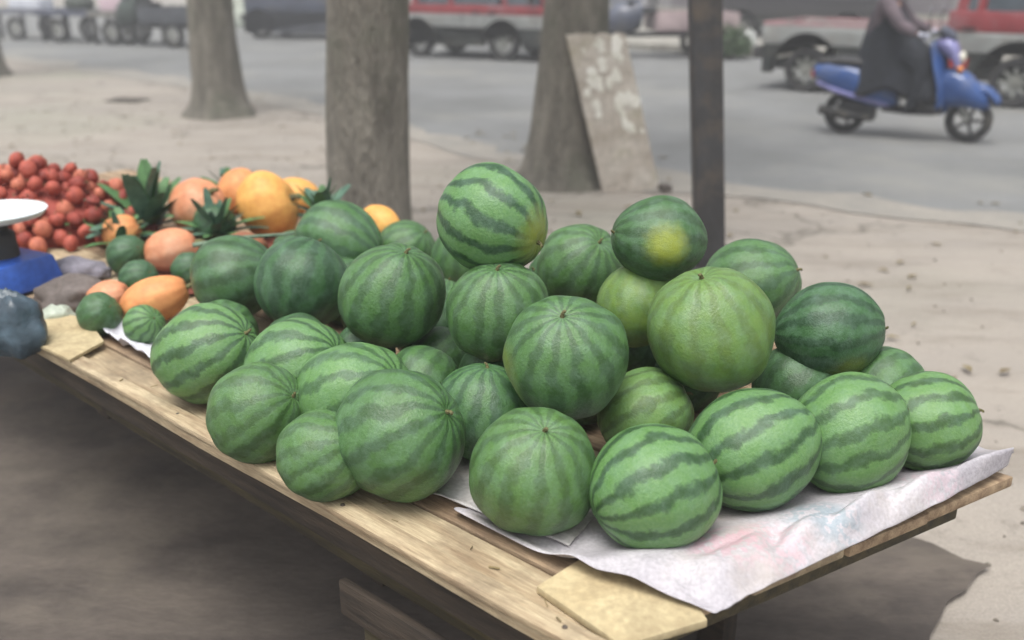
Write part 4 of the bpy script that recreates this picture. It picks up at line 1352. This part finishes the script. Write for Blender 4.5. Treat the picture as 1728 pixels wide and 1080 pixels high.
# scooter --------------------------------------------------------------
spr, spf = on(1422, 224), on(1628, 241)
dvs = spf - spr
WB = dvs.length
sco = empty("motor_scooter", (spr.x, spr.y, .004), math.atan2(dvs.y, dvs.x))
tag(sco, "blue step-through motor scooter being ridden along the road", "scooter")
RW = .215
MB().loft([(-.36, .62, .02, .03), (-.33, .61, .09, .07), (-.2, .58, .15, .13), (.02, .53, .17, .18), (.25, .47, .17, .19), (.42, .42, .15, .15), (.5, .38, .12, .09)]).build("rear_body", BLUE, sco)
MB().loft([(-.30, .50, .10, .03), (-.1, .44, .177, .035), (.2, .37, .182, .035), (.44, .32, .155, .03)]).build("side_panel", LAVENDER, sco)
MB().loft([(-.32, .70, .06, .03), (-.1, .72, .13, .055), (.15, .71, .14, .055), (.38, .70, .12, .05), (.5, .67, .08, .03)]).build("seat", PLASTIC_BLK, sco)
MB().loft([(.38, .29, .16, .04), (.6, .27, .17, .035), (.86, .28, .17, .035), (.94, .32, .16, .05)]).build("floorboard", PLASTIC_BLK, sco)
# leg shield: thin curved shell
vs = []
rowsz = [(.26, .93, .15), (.4, .96, .2), (.55, .93, .21), (.7, .88, .2), (.85, .83, .16), (.96, .80, .13)]
for (z, x, hw) in rowsz:
    for k in range(9):
        t = -1 + k / 4
        vs.append((x - .10 * t * t + .04, hw * t, z))
n9 = 9
fs = [(i * n9 + k, i * n9 + k + 1, (i + 1) * n9 + k + 1, (i + 1) * n9 + k) for i in range(len(rowsz) - 1) for k in range(8)]
ls = MB().add(vs, fs).build("leg_shield", BLUE, sco, angle=80)
md = ls.modifiers.new("t", 'SOLIDIFY'); md.thickness = .03
ls2 = ls.modifiers.new("s", 'SUBSURF'); ls2.levels = 1; ls2.render_levels = 1
MB().loft([(.80, .93, .10, .05), (.90, .90, .16, .09), (.97, .84, .17, .10), (1.02, .72, .12, .08), (1.04, .62, .06, .05)]).build("front_cowl", LAVENDER, sco)
MB().ell((1.03, 0, .80), (.035, .08, .06)).build("headlight", LAMPGLASS, sco)
MB().ell((1.04, -.11, .70), (.03, .04, .03)).build("indicator", ORANGE_LENS, sco)
# big front fender over the wheel
fx = WB
vs = []
for i in range(15):
    a = radians(32 + i * 10)
    for k in range(7):
        t = -1 + k / 3
        R_ = RW + .055 + (.05 if i < 9 else .03) - .045 * t * t
        vs.append((fx + R_ * cos(a), .085 * t, RW + R_ * sin(a) * 1.15))
fs = [(i * 7 + k, i * 7 + k + 1, (i + 1) * 7 + k + 1, (i + 1) * 7 + k) for i in range(14) for k in range(6)]
fd = MB().add(vs, fs).build("front_fender", BLUE, sco, angle=80)
md = fd.modifiers.new("t", 'SOLIDIFY'); md.thickness = .02
MB().loft([(.88, .52, .13, .17), (1.0, .52, .17, .19), (1.12, .50, .17, .16), (1.22, .45, .15, .12), (1.30, .40, .11, .08), (1.34, .37, .05, .03)]).build("nose_panel", BLUE, sco)
MB().tube([(.93, 0, .5), (.84, 0, 1.0)], .03, 10).build("steering_column", PLASTIC_BLK, sco)
MB().tube([(.74, -.33, 1.0), (.82, -.18, 1.04), (.85, 0, 1.03), (.82, .18, 1.04), (.74, .33, 1.0)], .016, 8).build("handlebar", PLASTIC_BLK, sco)
MB().loft([(.76, 1.02, .05, .02), (.84, 1.04, .13, .05), (.92, 1.0, .10, .05), (.96, .96, .04, .03)]).build("handlebar_cover", NAVYPAINT, sco)
for s in (-1, 1):
    MB().tube([(.77, s * .27, 1.02), (.74, s * .33, 1.14), (.75, s * .36, 1.2)], .006, 6).build("mirror_stalk", PLASTIC_BLK, sco)
    MB().ell((.75, s * .37, 1.23), (.014, .06, .042)).build("mirror", CHROME, sco)
    MB().tube([(.96, s * .07, .62), (fx, s * .07, RW)], .018, 8).build("fork", ALLOY, sco)
    MB().tube([(.73, s * .34, 1.0), (.68, s * .40, .985)], .020, 8).build("grip", PLASTIC_BLK, sco)
MB().box((-.36, 0, .58), (.03, .13, .07)).build("tail_light", RED_LENS, sco, bevel=.01)
MB().tube([(.3, -.17, .2), (.1, -.19, .2), (-.22, -.19, .25)], [.02, .04, .05], 12).build("exhaust", TYRE, sco)
MB().box((.12, .0, .24), (.36, .2, .2)).build("engine", PLASTIC_BLK, sco, bevel=.04)
MB().loft([(-.24, .40, .05, .01), (0, .455, .06, .012), (.18, .40, .05, .01)]).build("rear_mudguard", PLASTIC_BLK, sco)
for x in (0, fx):
    wheel(sco, x, 0, RW, .095, side=-1, spokes=5, hub=PLASTIC_BLK)

# rider ----------------------------------------------------------------
def skin_mesh(name, chains, mat, parent, levels=2):
    """chains: dict joint -> (pos, radius); list of edges"""
    joints, edges, rootj = chains
    names = list(joints)
    me = bpy.data.meshes.new(name)
    me.from_pydata([joints[n][0] for n in names], [(names.index(a), names.index(b)) for a, b in edges], [])
    o = bpy.data.objects.new(name, me)
    COL.objects.link(o)
    sk = o.modifiers.new("skin", 'SKIN')
    for i, n in enumerate(names):
        rr = joints[n][1]
        rr = rr if isinstance(rr, tuple) else (rr, rr)
        me.skin_vertices[0].data[i].radius = rr
        me.skin_vertices[0].data[i].use_root = (n == rootj)
    sk.use_smooth_shade = True
    sb = o.modifiers.new("sub", 'SUBSURF'); sb.levels = levels; sb.render_levels = levels
    dg = bpy.context.evaluated_depsgraph_get()
    ev = o.evaluated_get(dg)
    m2 = bpy.data.meshes.new_from_object(ev)
    bpy.data.objects.remove(o)
    m2.materials.clear(); m2.materials.append(mat)
    m2.polygons.foreach_set("use_smooth", [True] * len(m2.polygons))
    q = bpy.data.objects.new(name, m2)
    COL.objects.link(q)
    if parent: q.parent = parent
    return q
rider = empty("person", sco.location, sco.rotation_euler.z)
tag(rider, "rider in a dark mauve grey jacket and dark trousers sitting on the blue scooter", "person")
def J(scale=1.0, jacket=0.0):
    g_ = jacket
    j = {
        "pelvis": ((.22, 0, .84), (.145 + g_, .12 + g_)), "waist": ((.24, 0, 1.0), (.13 + g_, .105 + g_)), "chest": ((.29, 0, 1.2), (.16 + g_, .115 + g_)),
        "neckb": ((.32, 0, 1.37), (.075 + g_, .07 + g_)), "neck": ((.335, 0, 1.44), .055), "head0": ((.355, 0, 1.52), (.075, .085)), "head1": ((.36, 0, 1.61), (.082, .1)), "head2": ((.355, 0, 1.68), (.06, .07)),
    }
    for s, n in ((-1, "R"), (1, "L")):
        j["sh" + n] = ((.31, s * .19, 1.31), .062 + g_); j["el" + n] = ((.47, s * .30, 1.10), .045 + g_); j["wr" + n] = ((.66, s * .36, 1.02), .03 + g_)
        j["hip" + n] = ((.26, s * .10, .82), .095 + g_); j["kn" + n] = ((.66, s * .15, .76), .068 + g_); j["an" + n] = ((.66, s * .13, .38), .045 + g_)
    return j
def sub(j, keys): return {k: j[k] for k in keys}
j = J()
ed = [("pelvis", "waist"), ("waist", "chest"), ("chest", "neckb"), ("neckb", "neck"), ("neck", "head0"), ("head0", "head1"), ("head1", "head2")]
for n in "RL":
    ed += [("chest", "sh" + n), ("sh" + n, "el" + n), ("el" + n, "wr" + n), ("pelvis", "hip" + n), ("hip" + n, "kn" + n), ("kn" + n, "an" + n)]
skin_mesh("body", (j, ed, "pelvis"), SKIN, rider)
jk = J(jacket=.022)
ks = ["pelvis", "waist", "chest", "neckb", "shR", "elR", "wrR", "shL", "elL", "wrL"]
skin_mesh("jacket", (sub(jk, ks), [e for e in ed if e[0] in ks and e[1] in ks], "pelvis"), CLOTH_MAUVE, rider)
jt = J(jacket=.03)
ks = ["pelvis", "hipR", "knR", "anR", "hipL", "knL", "anL"]
tr = sub(jt, ks); tr["pelvis"] = ((.22, 0, .83), (.165, .14)); tr["waistb"] = ((.24, 0, .97), (.155, .13))
skin_mesh("trousers", (tr, [e for e in ed if e[0] in ks and e[1] in ks] + [("pelvis", "waistb")], "pelvis"), CLOTH_NAVY, rider)
# dark wind apron hanging over lap, knees and shins
vs = []
NA, MA = 16, 14
for i in range(NA + 1):
    v = i / NA
    pathx = .40 + .36 * min(1, v * 2) if v < .5 else .76 + .03 * sin((v - .5) * 6)
    pathz = (1.12 - .27 * (v * 2) ** 1.3) if v < .5 else .85 - .52 * (v - .5) * 2
    hw = .17 + .12 * min(1, v * 1.6)
    for k in range(MA + 1):
        t = -1 + 2 * k / MA
        drop = .24 * abs(t) ** 3 * (1 - .5 * v) * (1 if v < .6 else .5)
        vs.append((pathx - .16 * abs(t) ** 2.5 * (.4 + v * .6) + .012 * noise.noise(Vector((t * 4, v * 5, 0))), hw * t * 1.0, pathz - drop + .02 * noise.noise(Vector((t * 5, v * 4, 3)))))
fs = [(i * (MA + 1) + k, i * (MA + 1) + k + 1, (i + 1) * (MA + 1) + k + 1, (i + 1) * (MA + 1) + k) for i in range(NA) for k in range(MA)]
ap = MB().add(vs, fs).build("apron", CLOTH_NAVY, rider, angle=90)
md = ap.modifiers.new("t", 'SOLIDIFY'); md.thickness = .018
# long dark coat spreading over the saddle sides
vs2 = []
for i in range(15):
    v = i / 14
    for k in range(40):
        a = 2 * pi * k / 40
        fold = 1 + (.05 * sin(k * 1.26 + v * 2) + .03 * sin(k * 2.9)) * v
        hx = (.13 + .33 * v ** .9) * fold
        hy = (.165 + .11 * v) * fold
        vs2.append((.29 + .20 * v + hx * cos(a), hy * sin(a), 1.24 - .80 * v + .05 * v * sin(k * .7)))
fs2 = [(i * 40 + k, i * 40 + (k + 1) % 40, (i + 1) * 40 + (k + 1) % 40, (i + 1) * 40 + k) for i in range(14) for k in range(40)]
ct = MB().add(vs2, fs2).build("coat_skirt", CLOTH_NAVY, rider, angle=90)
md = ct.modifiers.new("t", 'SOLIDIFY'); md.thickness = .015
for s, n in ((-1, "R"), (1, "L")):
    MB().loft([(.60, .345, .045, .045), (.66, .35, .05, .055), (.76, .335, .05, .04), (.86, .325, .035, .022)]).build("shoe", PLASTIC_BLK, rider, loc=(0, s * .13, 0))
    wrx = Vector((.66, s * .36, 1.02))
    # gloved hand closed round the grip: palm plus five bent fingers
    hj = {"w": (tuple(wrx), .03), "p": ((.69, s * .365, 1.015), (.038, .024)), "p2": ((.715, s * .37, 1.012), (.04, .022))}
    he = [("w", "p"), ("p", "p2")]
    skin_mesh("glove", (hj, he, "w"), GLOVE, rider, 1)
    for q in range(4):
        yy = s * (.335 + q * .021)
        ln = (1, 1.08, 1.0, .82)[q]
        MB().tube([(.705, yy, 1.015), (.735 * 1.0, yy, 1.028), (.735 + .022 * ln, yy, 1.008), (.728 + .012 * ln, yy, .985), (.715, yy, .978)], [.010, .010, .0095, .009, .007], 8).build("finger", GLOVE, rider)
    MB().tube([(.69, s * .335, 1.005), (.712, s * .322, .992), (.732, s * .325, .985)], [.012, .011, .008], 8).build("thumb", GLOVE, rider)
# helmet and face
hm = MB()
vsH, fsH = [], []
for i in range(11):
    ph = radians(i * 10.5)
    for k in range(28):
        a = 2 * pi * k / 28
        fr_ = 1 if cos(a) < .35 else .86
        ph2 = ph * (fr_ if i > 6 else 1)
        vsH.append((.352 + .135 * sin(ph2) * cos(a), .122 * sin(ph2) * sin(a), 1.60 + .145 * cos(ph2)))
fsH = [(i * 28 + k, (i + 1) * 28 + k, (i + 1) * 28 + (k + 1) % 28, i * 28 + (k + 1) % 28) for i in range(10) for k in range(28)]
hm.add(vsH, fsH)
h_ = hm.build("helmet", surf("white_helmet", lin((206, 206, 210)), lin((186, 186, 190)), 8, .35, .02), rider, angle=80)
md = h_.modifiers.new("t", 'SOLIDIFY'); md.thickness = .02
MB().ell((.452, 0, 1.565), (.020, .014, .022)).build("nose", SKIN, rider)
for s in (-1, 1):
    MB().ell((.437, s * .032, 1.593), (.010, .015, .008)).build("eye", surf("eye", (.05, .04, .035), (.7, .7, .7), 90, .3, 0), rider)
    MB().ell((.36, s * .092, 1.57), (.018, .009, .028)).build("ear", SKIN, rider)
MB().ell((.444, 0, 1.525), (.008, .024, .007)).build("mouth", surf("lips", lin((158, 92, 84)), None, 20, .5, 0), rider)

# ------------------------------------------------------------------ far market carts at the left
def far_cart(px, py, rz, deck, L_, D_, label, goods):
    p = on(px, py)
    r = empty("market_cart", (p.x, p.y, 0.004), rz)
    tag(r, label, "cart", "market carts across the road")
    DM = surf("cart_deck", deck, tuple(x * .75 for x in deck[:3]), 4, .7, .2)
    MB().box((0, 0, .62), (L_, D_, .06)).build("deck", DM, r, bevel=.01)
    sp = MB()
    for s in (-1, 1):
        sp.box((0, s * (D_ / 2 - .02), .69), (L_ - .01, .03, .075))
    sp.build("side_board", DM, r, bevel=.006)
    for x in (-.42, .42):
        for y in (-.4, .4):
            MB().box((x * L_, y * D_, .295), (.07, .07, .588)).build("leg", PLASTIC_BLK, r, bevel=.008)
    for s in (-1, 1):
        wheel(r, -.05 * L_, s * (D_ / 2 + .06), .27, .08, side=s)
    for k, (gx, gy, gz, gs, gm, shape) in enumerate(goods):
        q = r.matrix_basis
        c = Matrix.Rotation(rz, 3, 'Z') @ Vector((gx, gy, 0)) + Vector((p.x, p.y, 0.66))
        if shape == 'box':
            o = MB().box((0, 0, gs[2] / 2), gs).build("goods_crate", gm, None, bevel=.02)
            o.location = c; o.rotation_euler = (0, 0, rz)
            tag(o, gz, "crate")
        else:
            o = MB().ell((0, 0, gs[2] * .9), gs, 20, 12).build("goods_sack", gm, None)
            o.location = c; o.rotation_euler = (0, 0, rz)
            tag(o, gz, "sack")
WHT = surf("white_goods", lin((206, 210, 218)), lin((180, 184, 194)), 4, .8, .1)
DKG = surf("dark_green_goods", lin((74, 82, 74)), lin((54, 60, 54)), 4, .8, .1)
PNK = surf("pink_goods", lin((204, 182, 190)), lin((180, 158, 168)), 4, .8, .1)
GRY = lin((120, 122, 132)); TL = lin((84, 88, 104)); OLV = lin((128, 126, 120))
far_cart(62, 66, -.3, GRY, 1.6, .9, "low grey market cart farthest left across the road", [(0, 0, "white crate on the grey market cart farthest left", (.9, .5, .28), WHT, 'box')])
far_cart(132, 70, -.3, TL, 1.5, .9, "slate blue market cart with dark legs, second from the left across the road", [(.2, 0, "dark green sack heaped on the slate blue market cart", (.36, .3, .22), DKG, 'sack')])
far_cart(222, 74, -.3, OLV, 1.5, .9, "grey brown market cart left of the leaning tapering trunk", [(0, 0, "pale pink crate on the grey brown market cart", (1.0, .6, .35), PNK, 'box')])
p = on(290, 78)
tricycle((p.x, p.y, .004), pi - .35, surf("dark_green_cowl", lin((62, 74, 68)), lin((46, 56, 52)), 4, .5, .05), surf("dark_grey_box", lin((74, 78, 84)), lin((56, 58, 64)), 4, .6, .1), "dark green grey cargo tricycle half hidden behind the tapering trunk", 1.3)
# pale sacks stacked near the far van
for k, (px, py, s) in enumerate(((392, 40, .38), (412, 47, .34), (402, 18, .34))):
    p = on(px, py)
    c, _ = p, 0
    o = bag(400, 400, 10, (1, 1, 1), surf("pale_sack_%d" % k, lin((196, 202, 190)), lin((132, 138, 122)), 6, .85, .3), ("left pale stuffed sack standing across the road beside the far van", "right pale stuffed sack standing across the road, nearest the far van", "pale stuffed sack farthest back, beyond the other two across the road")[k], "stuffed_sack", 20 + k, "sack")
    sc0 = s / (o.dimensions.x / 2 + 1e-6)
    o.scale = (sc0, sc0, sc0 * 1.3); o.location = (p.x, p.y, o.dimensions.z * .5 * 0 + .62 * s * 1.3 * .8)
    o["group"] = "pale sacks across the road"
# shrub right of the post
def shrub(px, py, r, label, seed):
    random.seed(seed)
    p = on(px, py)
    e = empty("shrub", (p.x, p.y, 0)); tag(e, label, "shrub")
    for k in range(6):
        a = k * 1.05
        MB().tube([(0, 0, 0), (cos(a) * r * .3, sin(a) * r * .3, r * .6), (cos(a) * r * .6, sin(a) * r * .6, r * 1.1)], [.02, .014, .006], 6).build("stem", BARK, e)
    lv = MB()
    for i in range(1600):
        d = Vector((random.gauss(0, 1), random.gauss(0, 1), random.gauss(0, 1))).normalized() * r * random.random() ** .4
        k = 1 + .35 * noise.noise(d * 4 + Vector((seed, 0, 0)))
        c = Vector((d.x * k, d.y * k, abs(d.z * k) * 1.2 + .1))
        R = Euler((random.uniform(-1, 1), random.uniform(-1, 1), random.uniform(0, 6))).to_matrix(); s = random.uniform(.03, .06)
        lv.add([R @ Vector(v) + c for v in ((-s, 0, 0), (0, -s * .5, 0), (s, 0, 0), (0, s * .5, 0))], [(0, 1, 2, 3)])
    o = lv.build("foliage", LEAF, e, smooth=False); o["kind"] = "stuff"
shrub(1232, 100, .42, "low dark green shrub across the road, just right of the dark post", 3)
o = bag(400, 400, 10, (1, 1, 1), surf("pale_grey_plastic", lin((178, 180, 178)), lin((148, 150, 148)), 6, .6, .2), "pale grey plastic bag on the road's far side right of the shrub", "plastic_bag", 31, "bag")
p = on(1262, 88); sc0 = .2 / (o.dimensions.x / 2); o.scale = (sc0, sc0, sc0 * 1.4); o.location = (p.x, p.y, .17)

# ------------------------------------------------------------------ dusty air
hz = MB().box((0, 40, 4.5), (420, 420, 12)).build("haze", None, None, smooth=False) if False else None
hm_ = bpy.data.materials.new("dusty_air")
hm_.use_nodes = True
hn, hl = hm_.node_tree.nodes, hm_.node_tree.links
hn.clear()
pv = hn.new("ShaderNodeVolumePrincipled")
pv.inputs["Color"].default_value = (0.93, 0.94, 0.95, 1)
pv.inputs["Density"].default_value = 0.009
pv.inputs["Anisotropy"].default_value = 0.2
ho = hn.new("ShaderNodeOutputMaterial")
hl.new(pv.outputs[0], ho.inputs["Volume"])
hz = MB().box((0, 60, 4.0), (560, 560, 10.2)).build("haze", hm_, None, smooth=False)
tag(hz, "pale dusty air over the whole street", "haze", kind="stuff")

# bits of straw and leaf on the boards
random.seed(33)
st_ = MB()
for i in range(220):
    s, n = random.uniform(0.0, 2.6), random.uniform(0.02, 0.9)
    c = st_world(s, n, TZ + .0055 if n > .05 else TZ + .0165)
    an = random.uniform(0, 6.28); l_ = random.uniform(.004, .022)
    st_.box((c.x, c.y, c.z), (l_, random.uniform(.0012, .004), .0012), (0, random.uniform(-.05, .05), an))
o = st_.build("straw_bits", surf("straw", lin((150, 132, 92)), lin((84, 74, 52)), 20, .85, 0), smooth=False)
tag(o, "scattered bits of straw and dry leaf on the stall boards", "straw", kind="stuff")
